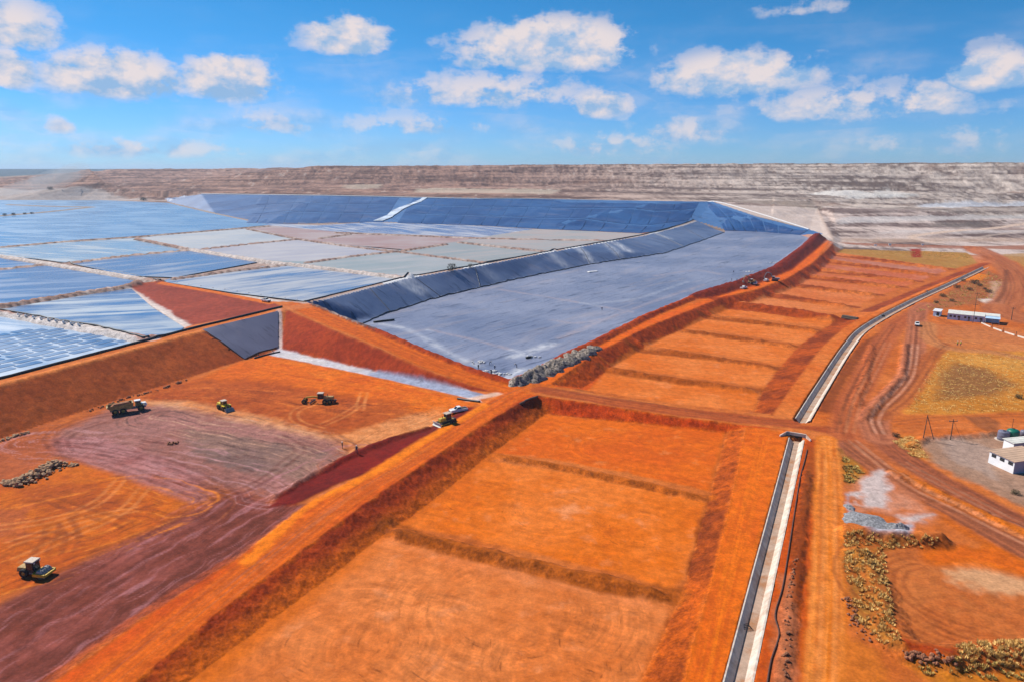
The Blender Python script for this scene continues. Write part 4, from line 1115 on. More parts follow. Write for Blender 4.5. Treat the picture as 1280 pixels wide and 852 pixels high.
def sheet(name, w, z, m, dz=0.0):
    """flat n-gon sheet at height z"""
    bm = bmesh.new()
    vs = [bm.verts.new((p[0], p[1], z)) for p in w]
    f = bm.faces.new(vs); bmesh.ops.triangulate(bm, faces=[f])
    bmesh.ops.recalc_face_normals(bm, faces=bm.faces)
    if sum(f.normal.z for f in bm.faces) < 0: bmesh.ops.reverse_faces(bm, faces=bm.faces)
    me = bpy.data.meshes.new(name); bm.to_mesh(me); bm.free()
    me.materials.append(m)
    return link(bpy.data.objects.new(name, me))
W0 = 9.05
BLU, BLU2 = srgb(96, 134, 184, .50), srgb(120, 152, 196, .55)
WHT, GRY = srgb(206, 208, 212, .60), srgb(176, 186, 186, .60)
ponds = [
    ([(-130, 313), (0, 308), (81, 301), (161, 296), (285, 286), (336, 281.5), (330, 279), (252, 262), (215, 250), (200, 247.6), (125, 250.3), (-130, 250.3)], (srgb(118, 164, 206, .55), srgb(134, 178, 216, .6), srgb(110, 156, 200, .55), .5, .3)),
    ([(-130, 312), (0, 308), (81, 301), (171, 297), (238, 311), (81, 328), (0, 319), (-130, 316)], (srgb(150, 182, 204, .6), srgb(196, 206, 212, .6), srgb(206, 200, 196, .6), .52, .4)),
    ([(81, 328), (238, 311), (332, 326), (218, 347), (161, 345)], (BLU, srgb(172, 186, 206, .6), srgb(104, 130, 170, .5), .53, -.9)),
    ([(201, 352), (218, 347), (363, 329), (430, 337), (511, 347), (400, 372), (383, 377), (290, 366)], (BLU, WHT, srgb(176, 190, 210, .6), .47, -.9)),
    ([(-130, 314), (0, 320), (50, 328), (161, 346), (173, 355), (90, 367), (0, 381.5), (-130, 400)], (srgb(86, 128, 182, .5), srgb(120, 156, 200, .55), srgb(104, 140, 186, .5), .5, -.35)),
    ([(-130, 398), (0, 383), (90, 368), (160, 357), (190, 384), (230, 409), (226, 413), (188, 424), (130, 414), (67, 403), (0, 390), (-130, 372)], (srgb(96, 142, 196, .5), srgb(196, 208, 218, .6), srgb(206, 210, 214, .6), .50, -.25)),
    ([(-130, 370), (0, 389), (67, 402), (188, 423), (228, 413), (0, 471.5), (-130, 502)], (srgb(186, 208, 232, .62), srgb(206, 220, 236, .64), srgb(176, 202, 230, .6), .5, .3)),
    ([(171, 298), (285, 286), (310, 285), (373, 298), (255, 310), (238, 311)], (srgb(196, 202, 208, .62), srgb(214, 214, 214, .62), srgb(186, 196, 206, .6), .5, -.5)),
    ([(238, 311), (255, 310), (373, 298), (430, 306), (496, 313), (383, 327), (332, 326)], (srgb(196, 192, 200, .62), srgb(212, 208, 210, .62), srgb(182, 184, 196, .6), .5, -.6)),
    ([(332, 326), (383, 327), (496, 313), (606, 327), (588, 333), (511, 347), (430, 337)], (GRY, srgb(196, 196, 198, .6), srgb(170, 178, 178, .6), .52, -.6)),
    ([(496, 313), (504, 312), (558, 304), (575, 302), (640, 309), (690, 314), (606, 327), (511, 315)], (srgb(176, 182, 180, .6), srgb(198, 190, 188, .6), GRY, .55, -.6)),
    ([(310, 285), (336, 281.5), (400, 288), (420, 290), (600, 297), (575, 302), (558, 304), (504, 312), (430, 306), (373, 298)], (srgb(196, 158, 150, .6), srgb(204, 186, 184, .6), srgb(190, 140, 126, .6), .5, -.3)),
    ([(330, 279.5), (400, 282), (467, 277.7), (601, 282.3), (669, 286.5), (700, 300), (600, 297), (420, 290), (336, 282)], (srgb(120, 138, 186, .5), srgb(222, 220, 224, .6), srgb(132, 148, 190, .5), .50, .9)),
    ([(575, 302), (600, 297), (669, 286.5), (803, 292.5), (806, 293.5), (690, 314), (640, 309)], (srgb(188, 188, 184, .6), srgb(204, 188, 182, .6), srgb(196, 170, 160, .6), .5, -.3)),
]
for i, (q, a) in enumerate(ponds):
    m = pond_material("pond_water_%d" % i, a[0], a[1], a[2], a[3], a[4], *((.5, (.012, .10), .12) if i >= 7 and i != 12 else ()))
    w = []
    o = sheet("pond_water", PL(q, W0), W0 + 0.0005 * i + (i % 5) * 0.03, m)
    tag(o, kind='structure')
    if i == 6: POND_F = o
    if i == 4: POND_D = o
    if i == 5: POND_E = o
# ------------------------------------------------------------------ mesh kit
class MB:
    def __init__(s):
        s.v = []; s.f = []
    def add(s, vs, fs):
        o = len(s.v); s.v += [tuple(v) for v in vs]; s.f += [tuple(i + o for i in f) for f in fs]
    def hexa(s, b, t):
        """bottom and top quads, counter-clockwise seen from above"""
        s.add(list(b) + list(t), [(3, 2, 1, 0), (4, 5, 6, 7), (0, 1, 5, 4), (1, 2, 6, 5), (2, 3, 7, 6), (3, 0, 4, 7)])
    def box(s, x0, x1, y0, y1, z0, z1, tx=0.0, ty=0.0, cx=0.0):
        """box whose top is drawn in by tx, ty and shifted by cx"""
        s.hexa([(x0, y0, z0), (x1, y0, z0), (x1, y1, z0), (x0, y1, z0)],
               [(x0 + tx + cx, y0 + ty, z1), (x1 - tx + cx, y0 + ty, z1), (x1 - tx + cx, y1 - ty, z1), (x0 + tx + cx, y1 - ty, z1)])
    def cyl(s, p0, p1, r0, r1=None, n=10, cap=True):
        r1 = r0 if r1 is None else r1
        a, b = Vector(p0), Vector(p1); d = (b - a).normalized()
        u = d.orthogonal().normalized(); w = d.cross(u)
        vs = []
        for c, r in ((a, r0), (b, r1)):
            for i in range(n):
                t = 2 * math.pi * i / n
                vs.append(c + u * r * math.cos(t) + w * r * math.sin(t))
        fs = [(i, (i + 1) % n, n + (i + 1) % n, n + i) for i in range(n)]
        if cap: fs += [tuple(range(n - 1, -1, -1)), tuple(range(n, 2 * n))]
        s.add(vs, fs)
    def tube(s, pts, r, n=6):
        pts = [Vector(p) for p in pts]; vs = []
        for i, p in enumerate(pts):
            d = (pts[min(i + 1, len(pts) - 1)] - pts[max(i - 1, 0)]).normalized()
            u = d.cross(Vector((0, 0, 1)))
            u = u.normalized() if u.length > 1e-4 else Vector((1, 0, 0))
            w = u.cross(d)
            rr = r[i] if isinstance(r, (list, tuple)) else r
            vs += [p + u * rr * math.cos(2 * math.pi * k / n) + w * rr * math.sin(2 * math.pi * k / n) for k in range(n)]
        fs = []
        for i in range(len(pts) - 1):
            fs += [(i * n + k, i * n + (k + 1) % n, (i + 1) * n + (k + 1) % n, (i + 1) * n + k) for k in range(n)]
        fs += [tuple(range(n - 1, -1, -1)), tuple(range((len(pts) - 1) * n, len(pts) * n))]
        s.add(vs, fs)
    def lathe(s, prof, c, axis='y', n=16):
        """profile of (radius, offset along the axis)"""
        vs = []
        for r, h in prof:
            for k in range(n):
                a = 2 * math.pi * k / n
                if axis == 'y': vs.append((c[0] + r * math.cos(a), c[1] + h, c[2] + r * math.sin(a)))
                elif axis == 'z': vs.append((c[0] + r * math.cos(a), c[1] + r * math.sin(a), c[2] + h))
                else: vs.append((c[0] + h, c[1] + r * math.cos(a), c[2] + r * math.sin(a)))
        fs = []
        for i in range(len(prof) - 1):
            fs += [(i * n + k, i * n + (k + 1) % n, (i + 1) * n + (k + 1) % n, (i + 1) * n + k) for k in range(n)]
        s.add(vs, fs)
    def mesh(s, name, m, smooth=False, bevel=0.0):
        me = bpy.data.meshes.new(name)
        bm = bmesh.new()
        vs = [bm.verts.new(v) for v in s.v]
        for f in s.f:
            try: bm.faces.new([vs[i] for i in f])
            except ValueError: pass
        bmesh.ops.recalc_face_normals(bm, faces=bm.faces)
        if bevel:
            bmesh.ops.bevel(bm, geom=[e for e in bm.edges if e.calc_length() > bevel * 3], offset=bevel, segments=1, affect='EDGES', profile=0.5)
        for f in bm.faces: f.smooth = smooth
        bm.to_mesh(me); bm.free()
        me.materials.append(m)
        return me
    def build(s, name, m, parent=None, smooth=False, bevel=0.0):
        return link(bpy.data.objects.new(name, s.mesh(name, m, smooth, bevel)), parent)
def boxpart(name, m, parent, *a, bevel=0.0, **k):
    b = MB(); b.box(*a, **k); return b.build(name, m, parent, bevel=bevel)
def heading(a, b):
    return math.atan2(b[1] - a[1], b[0] - a[0])
def place(name, label, cat, back_px, front_px, group=None):
    """thing standing on the ground between two pixels seen at its rear and its front"""
    a, b = G(*back_px), G(*front_px)
    x, y = (a[0] + b[0]) / 2, (a[1] + b[1]) / 2
    o = empty(name, (x, y, ground_z(x, y)), heading(a, b))
    tag(o, label, cat, group)
    return o

C_ = lambda r, g, b, k=.75: srgb(r, g, b, k)
M_CONC = simple("concrete", (0.60, 0.50, 0.40), .85, var=.14, scale=.8, spec=.2, bump=.2)
def stained(name, c, k):
    m = simple(name, c, .88, var=.14, scale=.8, spec=.2, bump=.2)
    t = NT(m.node_tree); b = [n for n in t.n if n.type == "BSDF_PRINCIPLED"][0]
    src = b.inputs["Base Color"].links[0].from_socket
    ge = t.new("ShaderNodeNewGeometry"); st = t.noise(ge.outputs["Position"], .35, 5, .68)
    t.link(t.mix(t.math("MULTIPLY", t.smooth(st, .42, .68), k), src, (0.34, 0.14, 0.05, 1)), b.inputs["Base Color"])
    return m
M_CONC = stained("stained_concrete", (0.60, 0.51, 0.42), .45)
M_CONCF = stained("silted_concrete", (0.42, 0.29, 0.21), .8)
M_RUB = simple("tyre_rubber", (0.025, 0.023, 0.022), .85, var=.3)
M_RIM = simple("rim_paint", (0.34, 0.24, 0.05), .55, var=.25)
M_YEL = simple("machine_yellow", (0.56, 0.36, 0.03), .5, var=.22, scale=1.5)
M_YELB = simple("bright_yellow", (0.66, 0.48, 0.02), .45, var=.2, scale=1.5)
M_YELD = simple("dusty_yellow", (0.36, 0.22, 0.07), .7, var=.3, scale=1.5)
M_WHITE = simple("white_paint", (0.72, 0.71, 0.68), .4, var=.10, scale=1.2)
M_CREAM = simple("cream_roof", (0.66, 0.63, 0.54), .5, var=.10, scale=.6)
M_ROOFD = simple("dusty_cab_roof", (0.50, 0.40, 0.30), .6, var=.2)
M_BLACK = simple("black_steel", (0.02, 0.02, 0.02), .6, var=.3)
M_STEEL = simple("worn_steel", (0.30, 0.28, 0.26), .45, .6, var=.25)
M_GLASS = simple("dark_glass", (0.015, 0.02, 0.025), .12, var=.1, spec=.6)
M_GREYP = simple("grey_paint", (0.20, 0.20, 0.21), .6, var=.2)
M_PIPE = simple("black_pipe", (0.022, 0.022, 0.024), .5, var=.3)
M_HOSE = simple("dusty_hose", (0.09, 0.035, 0.02), .7, var=.3)
M_WOOD = simple("weathered_timber", (0.10, 0.07, 0.05), .85, var=.3)
M_BLUEW = simple("blue_grey_cladding", (0.44, 0.60, 0.76), .6, var=.12, scale=.8)
M_ROCK = simple("pale_rock", (0.44, 0.26, 0.14), .9, var=.35, scale=1.2, spec=.2, bump=.4)
M_ROCKR = simple("red_rock", (0.30, 0.12, 0.06), .92, var=.35, scale=1.2, spec=.2, bump=.4)
M_GRAV = simple("grey_gravel", (0.24, 0.235, 0.24), .95, var=.4, scale=2.2, spec=.15, bump=.6)
M_SPOIL = simple("grey_spoil", (0.26, 0.21, 0.17), .95, var=.65, scale=1.3, spec=.15, bump=.7)
M_BAG = simple("white_sandbag", (0.66, 0.64, 0.62), .8, var=.15)
M_TANKG = simple("green_tank_plastic", (0.01, 0.14, 0.085), .4, var=.15)
M_TANKP = simple("grey_violet_tank_plastic", (0.155, 0.15, 0.20), .45, var=.15)
M_TERRA = simple("tan_sheet_roof", (0.52, 0.34, 0.22), .6, var=.10, scale=.5)
M_WALLW = simple("white_wall", (0.76, 0.76, 0.76), .7, var=.06, scale=.5)
M_WALL_SHADE = simple("shaded_white_wall", (0.30, 0.30, 0.36), .7, var=.1, scale=.5)  # white wall with its shade put into the colour
M_SEAM = simple("weld_seam", (0.42, 0.50, 0.62), .4, var=.12)

# ------------------------------------------------------------------ concrete drain, culvert, pipes
def channel(name, label, path, hw, depth, bot):
    root = empty(name, path[0]); tag(root, label, "drain")
    inv = Vector(path[0])
    secs = []
    n = len(path)
    for i in range(n):
        a, b = path[max(i - 1, 0)], path[min(i + 1, n - 1)]
        t = Vector((b[0] - a[0], b[1] - a[1], 0)).normalized(); s = Vector((-t.y, t.x, 0))
        secs.append((Vector(path[i]) - inv, s))
    zt = 0.09
    def strip(nm, m, o0, z0, o1, z1, th=0.12):
        b = MB(); vs = []; fs = []
        for c, s in secs:
            vs += [c + s * o0 + Vector((0, 0, z0)), c + s * o1 + Vector((0, 0, z1)), c + s * o1 + Vector((0, 0, z1 - th)), c + s * o0 + Vector((0, 0, z0 - th))]
        for i in range(len(secs) - 1):
            for k in range(4):
                fs.append((i * 4 + k, i * 4 + (k + 1) % 4, i * 4 + 4 + (k + 1) % 4, i * 4 + 4 + k))
        fs += [(0, 1, 2, 3), tuple((len(secs) - 1) * 4 + k for k in (3, 2, 1, 0))]
        b.add(vs, fs); return b.build(nm, m, root)
    strip("kerb_lip", M_CONC, hw + .22, zt, hw, zt, .3)
    strip("side_wall", M_CONC, hw, zt - .004, bot, zt - depth)
    strip("channel_floor", M_CONCF, bot, zt - depth - .01, -bot, zt - depth - .01)
    strip("side_wall", M_CONC, -bot, zt - depth, -hw, zt - .004)
    strip("kerb_lip", M_CONC, -hw, zt, -hw - .30, zt, .3)
    return root
channel("drainage_channel", "long pale concrete drain running towards the bottom edge beside the pads", CH1, 1.66, 1.15, .70)
channel("drainage_channel", "pale concrete drain curving away beyond the culvert towards the offices", CH2, 1.75, 1.1, .8)

def culvert():
    a, b = Vector(P(981, 546, 2.2)), Vector(P(1008, 546, 2.2))
    mid = (a + b) / 2
    root = empty("box_culvert", (mid.x, mid.y, 1.0), heading(P(995, 547, 2.2), P(1003, 524, 2.2)) - math.pi / 2)
    tag(root, "concrete box culvert with dark mouth under the cross road", "culvert")
    boxpart("headwall", M_GREYP, root, -1.9, -1.25, .5, .85, -.1, 1.9)
    boxpart("headwall", M_CONC, root, 1.25, 1.9, .5, .85, -.1, 1.9)
    boxpart("lintel", M_CONC, root, -1.25, 1.25, .5, .86, 1.25, 1.92)
    boxpart("mouth_shade", M_BLACK, root, -1.25, 1.25, .86, 1.0, -.1, 1.25)  # flat black slab stands in for the shade inside the mouth
    for s, m in ((-1, M_CONC), (1, M_CONC)):
        w = MB()
        q = [(s * 1.9, .5), (s * 1.9, .75), (s * 3.1, -1.0), (s * 2.9, -1.15)]
        if s > 0: q = q[::-1]
        w.hexa([(x, y, -.2) for x, y in q], [(q[0][0], q[0][1], 1.9 if s < 0 else 1.35), (q[1][0], q[1][1], 1.9 if s < 0 else 1.35), (q[2][0], q[2][1], 1.35 if s < 0 else 1.9), (q[3][0], q[3][1], 1.35 if s < 0 else 1.9)])
        w.build("wing_wall", m, root)
    root.scale = (1.25, 1.1, 1.15)
    boxpart("apron", M_CONCF, root, -1.9, 1.9, -1.0, .5, -.12, .02)
culvert()

def pipe(name, label, pts, r, m, cat, lift=0.0, world=False, n=7):
    w = pts if world else GP(pts)
    w = smooth_line(w, 8) if len(w) > 2 else densify(w, 6)
    w = densify(w, 3.0)
    q = [(p[0], p[1], ground_z(p[0], p[1]) + r * .85 + lift) for p in w]
    c = q[0]
    b = MB(); b.tube([(p[0] - c[0], p[1] - c[1], p[2] - c[2]) for p in q], r, n)
    o = b.build(name, m, None, True); o.location = c
    return tag(o, label, cat)
pipe("supply_hose", "thin dark hose snaking beside the concrete drain", [(1009, 562), (1006, 575), (1000, 598), (992, 648), (984, 700), (978, 735), (969, 768), (974, 792), (964, 825), (958, 860)], .13, M_HOSE, "hose")
pipe("slurry_pipeline", "black pipeline along the rim above the brown embankment", off(bP, -.3), .42, M_PIPE, "pipe", world=True)
pipe("slurry_pipeline", "dark pipeline along the crest between ponds and lined basin", off(rC, 1.2), .5, M_PIPE, "pipe", world=True)
pipe("slurry_pipeline", "dark pipeline on the pale divider below the far left ponds", [(0, 317.5), (50, 325), (161, 343), (201, 350.5)], .4, M_PIPE, "pipe")
pipe("slurry_pipeline", "dark pipeline on the brown divider nearest the tiled pond", [(0, 387), (67, 399), (130, 410), (186, 421)], .35, M_PIPE, "pipe")
pipe("steel_pipe", "long black pipe lying at the end of the white strip", [(572, 498.5), (585, 500.5), (600, 502.5)], .3, M_PIPE, "pipe")
pipe("steel_pipe", "black pipe lying across the foot of the lined chute", [(318, 448), (332, 444), (350, 440)], .28, M_PIPE, "pipe")
pipe("steel_pipe", "rusty brown pipe on the shoulder of the road junction", [(650, 505), (660, 500), (672, 496)], .3, M_WOOD, "pipe")

# rows of slurry spigots on the pond dividers
spig = MB(); spig.cyl((0, -.7, .5), (0, 1.0, .15), .22, n=6); spig.box(-.35, .35, -.9, -.4, 0, .9)
spig_me = spig.mesh("spigot", M_BAG)
for k, (a, b, n) in enumerate([((215, 353.5), (380, 377), 11), ((20, 393), (105, 407), 9)]):
    for i in range(n):
        t = (i + .5) / n
        g = G(a[0] + (b[0] - a[0]) * t, a[1] + (b[1] - a[1]) * t)
        o = link(bpy.data.objects.new("slurry_spigot", spig_me))
        o.location = g; o.rotation_euler = (0, 0, -.6 + rnd.uniform(-.2, .2))
        tag(o, ["small pale spigot on the divider beside the red triangular slope", "small pale spigot on the brown divider above the tiled pond"][k], "spigot", ["spigots by the red slope", "spigots above the tiled pond"][k])

# ------------------------------------------------------------------ vehicles
def wheel_mesh(r, w):
    t = MB(); t.lathe([(r * .55, -w * .5), (r * .93, -w * .5), (r, -w * .34), (r, w * .34), (r * .93, w * .5), (r * .55, w * .5), (r * .55, -w * .5)], (0, 0, 0), 'y', 18)
    m = MB(); m.lathe([(0.01, -w * .36), (r * .2, -w * .40), (r * .24, -w * .3), (r * .56, -w * .34), (r * .56, w * .34), (r * .24, w * .3), (r * .2, w * .40), (0.01, w * .36)], (0, 0, 0), 'y', 14)
    return t.mesh("tyre", M_RUB, True), m.mesh("rim", M_RIM, True)
WM = {}
def wheels(root, r, w, spots, rim=None):
    k = (r, w)
    if k not in WM: WM[k] = wheel_mesh(r, w)
    for x, y in spots:
        e = link(bpy.data.objects.new("wheel", None), root); e.location = (x, y, r)
        link(bpy.data.objects.new("tyre", WM[k][0]), e)
        link(bpy.data.objects.new("rim", WM[k][1]), e)

def dump_truck(o):
    wheels(o, .92, .72, [(3.5, 1.15), (3.5, -1.15), (-1.1, 1.15), (-1.1, -1.15), (-3.1, 1.15), (-3.1, -1.15)])
    boxpart("rear_frame", M_GREYP, o, -4.3, 1.0, -.45, .45, .85, 1.35)
    boxpart("front_frame", M_GREYP, o, 1.1, 4.9, -.55, .55, .8, 1.3)
    b = MB()                                                     # tipping body: open tub with sloped tail
    out = [(-5.1, 2.3), (-3.9, 1.35), (1.0, 1.35), (1.6, 1.75), (1.75, 2.95), (-4.9, 2.75)]
    n = len(out)
    vs = [(x, -1.45, z) for x, z in out] + [(x, 1.45, z) for x, z in out]
    ins = [(-4.8, 2.42), (-3.8, 1.55), (.95, 1.55), (1.4, 1.9), (1.5, 2.9), (-4.7, 2.7)]
    vs += [(x, -1.3, z) for x, z in ins] + [(x, 1.3, z) for x, z in ins]
    fs = [tuple(range(n)), tuple(range(2 * n - 1, n - 1, -1))]
    for i in (0, 1, 2, 3): fs.append((i, i + 1, n + i + 1, n + i))
    for i in (0, 1, 2, 3): fs.append((2 * n + i + 1, 2 * n + i, 3 * n + i, 3 * n + i + 1))
    fs += [tuple(range(3 * n - 1, 2 * n - 1, -1)), tuple(range(3 * n, 4 * n))]
    fs += [(4, 5, 2 * n + 5, 2 * n + 4), (n + 5, n + 4, 3 * n + 4, 3 * n + 5), (4, 2 * n + 4, 3 * n + 4, n + 4), (5, n + 5, 3 * n + 5, 2 * n + 5), (0, n, 3 * n, 2 * n), (5, 0, 2 * n, 2 * n + 5), (n, n + 5, 3 * n + 5, 3 * n)]
    b.add(vs, fs); b.build("dump_body", M_YELD, o)
    ld = MB(); ld.hexa([(-4.2, -1.28, 2.0), (1.35, -1.28, 2.0), (1.35, 1.28, 2.0), (-4.2, 1.28, 2.0)], [(-3.2, -.5, 2.95), (.6, -.5, 3.1), (.6, .5, 3.1), (-3.2, .5, 2.95)])
    ld.build("soil_load", M_ROCKR, o)
    c = boxpart("cab", M_YELD, o, 2.2, 3.7, -.75, .75, 1.5, 3.0, tx=.1, ty=.06, bevel=.05)
    boxpart("window", M_GLASS, c, 3.63, 3.7, -.6, .6, 2.25, 2.85)
    for s in (-1, 1): boxpart("window", M_GLASS, c, 2.5, 3.5, s * .72 - .02, s * .72 + .02, 2.25, 2.85)
    boxpart("cab_roof", M_WHITE, o, 2.05, 3.75, -.82, .82, 3.0, 3.16, tx=.08, ty=.08)
    boxpart("bonnet", M_WHITE, o, 3.72, 5.25, -.85, .85, 1.3, 2.2, tx=.12, ty=.1, cx=-.08, bevel=.05)
    for s in (-1, 1): boxpart("mudguard", M_YELD, o, 2.6, 4.45, s * 1.2 - .38, s * 1.2 + .38, 1.86, 1.98)
    for s in (-1, 1): boxpart("headlight", M_WHITE, o, 5.22, 5.3, s * .55 - .14, s * .55 + .14, 1.55, 1.75)
def grader(o):
    wheels(o, .7, .42, [(4.2, 1.0), (4.2, -1.0), (-2.0, 1.05), (-2.0, -1.05), (-3.6, 1.05), (-3.6, -1.05)])
    f = MB(); f.tube([(4.3, 0, .95), (3.6, 0, 1.75), (1.6, 0, 1.95), (-.9, 0, 1.6)], [.2, .24, .26, .3], 6); f.build("main_beam", M_YEL, o)
    boxpart("front_axle", M_BLACK, o, 4.05, 4.35, -1.0, 1.0, .55, .85)
    b = MB()
    for k in range(5):
        a0, a1 = -.5 + k * .2, -.3 + k * .2
        b.hexa([(1.3 + .4 * a0 * a0 * 2, -1.85, .1 + (k) * .13), (1.36 + .4 * a0 * a0 * 2, -1.85, .1 + k * .13), (2.2 + .4 * a0 * a0 * 2, 1.85, .1 + k * .13), (2.14 + .4 * a0 * a0 * 2, 1.85, .1 + k * .13)],
               [(1.3 + .4 * a1 * a1 * 2, -1.85, .23 + k * .13), (1.36 + .4 * a1 * a1 * 2, -1.85, .23 + k * .13), (2.2 + .4 * a1 * a1 * 2, 1.85, .23 + k * .13), (2.14 + .4 * a1 * a1 * 2, 1.85, .23 + k * .13)])
    b.build("mouldboard", M_STEEL, o)
    r = MB(); r.lathe([(.55, -.06), (.75, -.06), (.75, .06), (.55, .06), (.55, -.06)], (1.6, 0, .95), 'z', 14); r.build("turntable", M_BLACK, o)
    c = boxpart("cab", M_BLACK, o, -1.5, .1, -.75, .75, 1.4, 3.05, tx=.05, ty=.03)
    for s in (-1, 1): boxpart("window", M_GLASS, c, -1.3, -.1, s * .74 - .02, s * .74 + .02, 1.9, 2.9)
    boxpart("window", M_GLASS, c, .04, .1, -.6, .6, 1.9, 2.9)
    boxpart("cab_roof", M_ROOFD, o, -1.65, .25, -.9, .9, 3.05, 3.2, tx=.06, ty=.06)
    boxpart("engine_cover", M_YELD, o, -4.6, -1.55, -.7, .7, 1.15, 2.1, tx=.1, ty=.1, bevel=.05)
    boxpart("exhaust_stack", M_BLACK, o, -2.9, -2.75, .2, .35, 2.05, 2.9)
    for s in (-1, 1): boxpart("tandem_case", M_GREYP, o, -3.9, -1.7, s * .72 - .1, s * .72 + .1, .45, .95)
    boxpart("ripper", M_BLACK, o, -5.2, -4.6, -.8, .8, .4, .9)
def loader(o):
    wheels(o, .75, .55, [(1.35, .95), (1.35, -.95), (-1.35, .95), (-1.35, -.95)])
    boxpart("chassis", M_GREYP, o, -2.1, 1.9, -.45, .45, .6, 1.1)
    boxpart("engine_cover", M_YELB, o, -2.6, -.7, -.85, .85, 1.0, 1.9, tx=.1, ty=.1, bevel=.06)
    c = boxpart("cab", M_YELB, o, -.75, .75, -.7, .7, 1.1, 2.7, tx=.1, ty=.06)
    for s in (-1, 1): boxpart("window", M_GLASS, c, -.5, .5, s * .68 - .03, s * .68 + .03, 1.8, 2.55)
    boxpart("window", M_GLASS, c, .64, .73, -.55, .55, 1.75, 2.55)
    boxpart("cab_roof", M_ROOFD, o, -.85, .85, -.8, .8, 2.7, 2.84, tx=.05, ty=.05)
    for s in (-1, 1):
        a = MB(); a.tube([(.9, s * .5, 1.55), (1.9, s * .5, 1.35), (2.7, s * .5, .55)], .13, 5); a.build("lift_arm", M_YELB, o)
        boxpart("mudguard", M_YELB, o, .7, 2.0, s * .98 - .3, s * .98 + .3, 1.52, 1.62)
    b = MB(); b.hexa([(2.6, -1.3, .12), (3.7, -1.3, .12), (3.7, 1.3, .12), (2.6, 1.3, .12)], [(2.5, -1.3, 1.0), (2.75, -1.3, 1.0), (2.75, 1.3, 1.0), (2.5, 1.3, 1.0)]); b.build("bucket", M_STEEL, o)
    boxpart("counterweight", M_YELB, o, -2.9, -2.55, -.8, .8, .7, 1.3)
def roller(o):
    wheels(o, .78, .55, [(-1.5, .8), (-1.5, -.8)])
    d = MB(); d.lathe([(.01, -1.05), (.78, -1.05), (.80, -1.0), (.80, 1.0), (.78, 1.05), (.01, 1.05)], (1.75, 0, .8), 'y', 22); dr = d.build("drum", M_STEEL, o, True)
    for k in range(14):                                          # pad feet
        for j in range(4):
            a = 2 * math.pi * (k + .5 * (j % 2)) / 14
            y = -.8 + j * .53
            f = MB(); cx, cz = 1.75 + .8 * math.cos(a), .8 + .8 * math.sin(a)
            f.cyl((cx, y, cz), (1.75 + .92 * math.cos(a), y, .8 + .92 * math.sin(a)), .11, .08, 5)
            if k == 0 and j == 0: acc = MB()
            acc.add(f.v, f.f)
    tag(acc.build("drum_pads", M_STEEL, dr), kind="stuff")
    boxpart("drum_frame", M_YEL, o, .55, 2.9, -1.32, -1.12, .55, 1.05); boxpart("drum_frame", M_YEL, o, .55, 2.9, 1.12, 1.32, .55, 1.05)
    boxpart("crossbar", M_YEL, o, 2.75, 3.0, -1.12, 1.12, .6, 1.0); boxpart("crossbar", M_YEL, o, .45, .7, -1.12, 1.12, .6, 1.1)
    boxpart("engine_cover", M_YELD, o, -2.9, -1.0, -.8, .8, .95, 1.75, tx=.12, ty=.12, bevel=.06)
    boxpart("chassis", M_GREYP, o, -2.6, .5, -.55, .55, .55, 1.0)
    c = boxpart("cab", M_BLACK, o, -1.0, .45, -.75, .75, 1.0, 2.85, tx=.04, ty=.03)
    for s in (-1, 1): boxpart("window", M_GLASS, c, -.8, .25, s * .745 - .02, s * .745 + .02, 1.5, 2.7)
    boxpart("window", M_GLASS, c, .4, .47, -.62, .62, 1.5, 2.7)
    boxpart("cab_roof", M_ROOFD, o, -1.2, .65, -.9, .9, 2.85, 3.02, tx=.06, ty=.06)
    for s in (-1, 1): boxpart("lamp", M_WHITE, o, .62, .7, s * .6 - .1, s * .6 + .1, 2.62, 2.8)
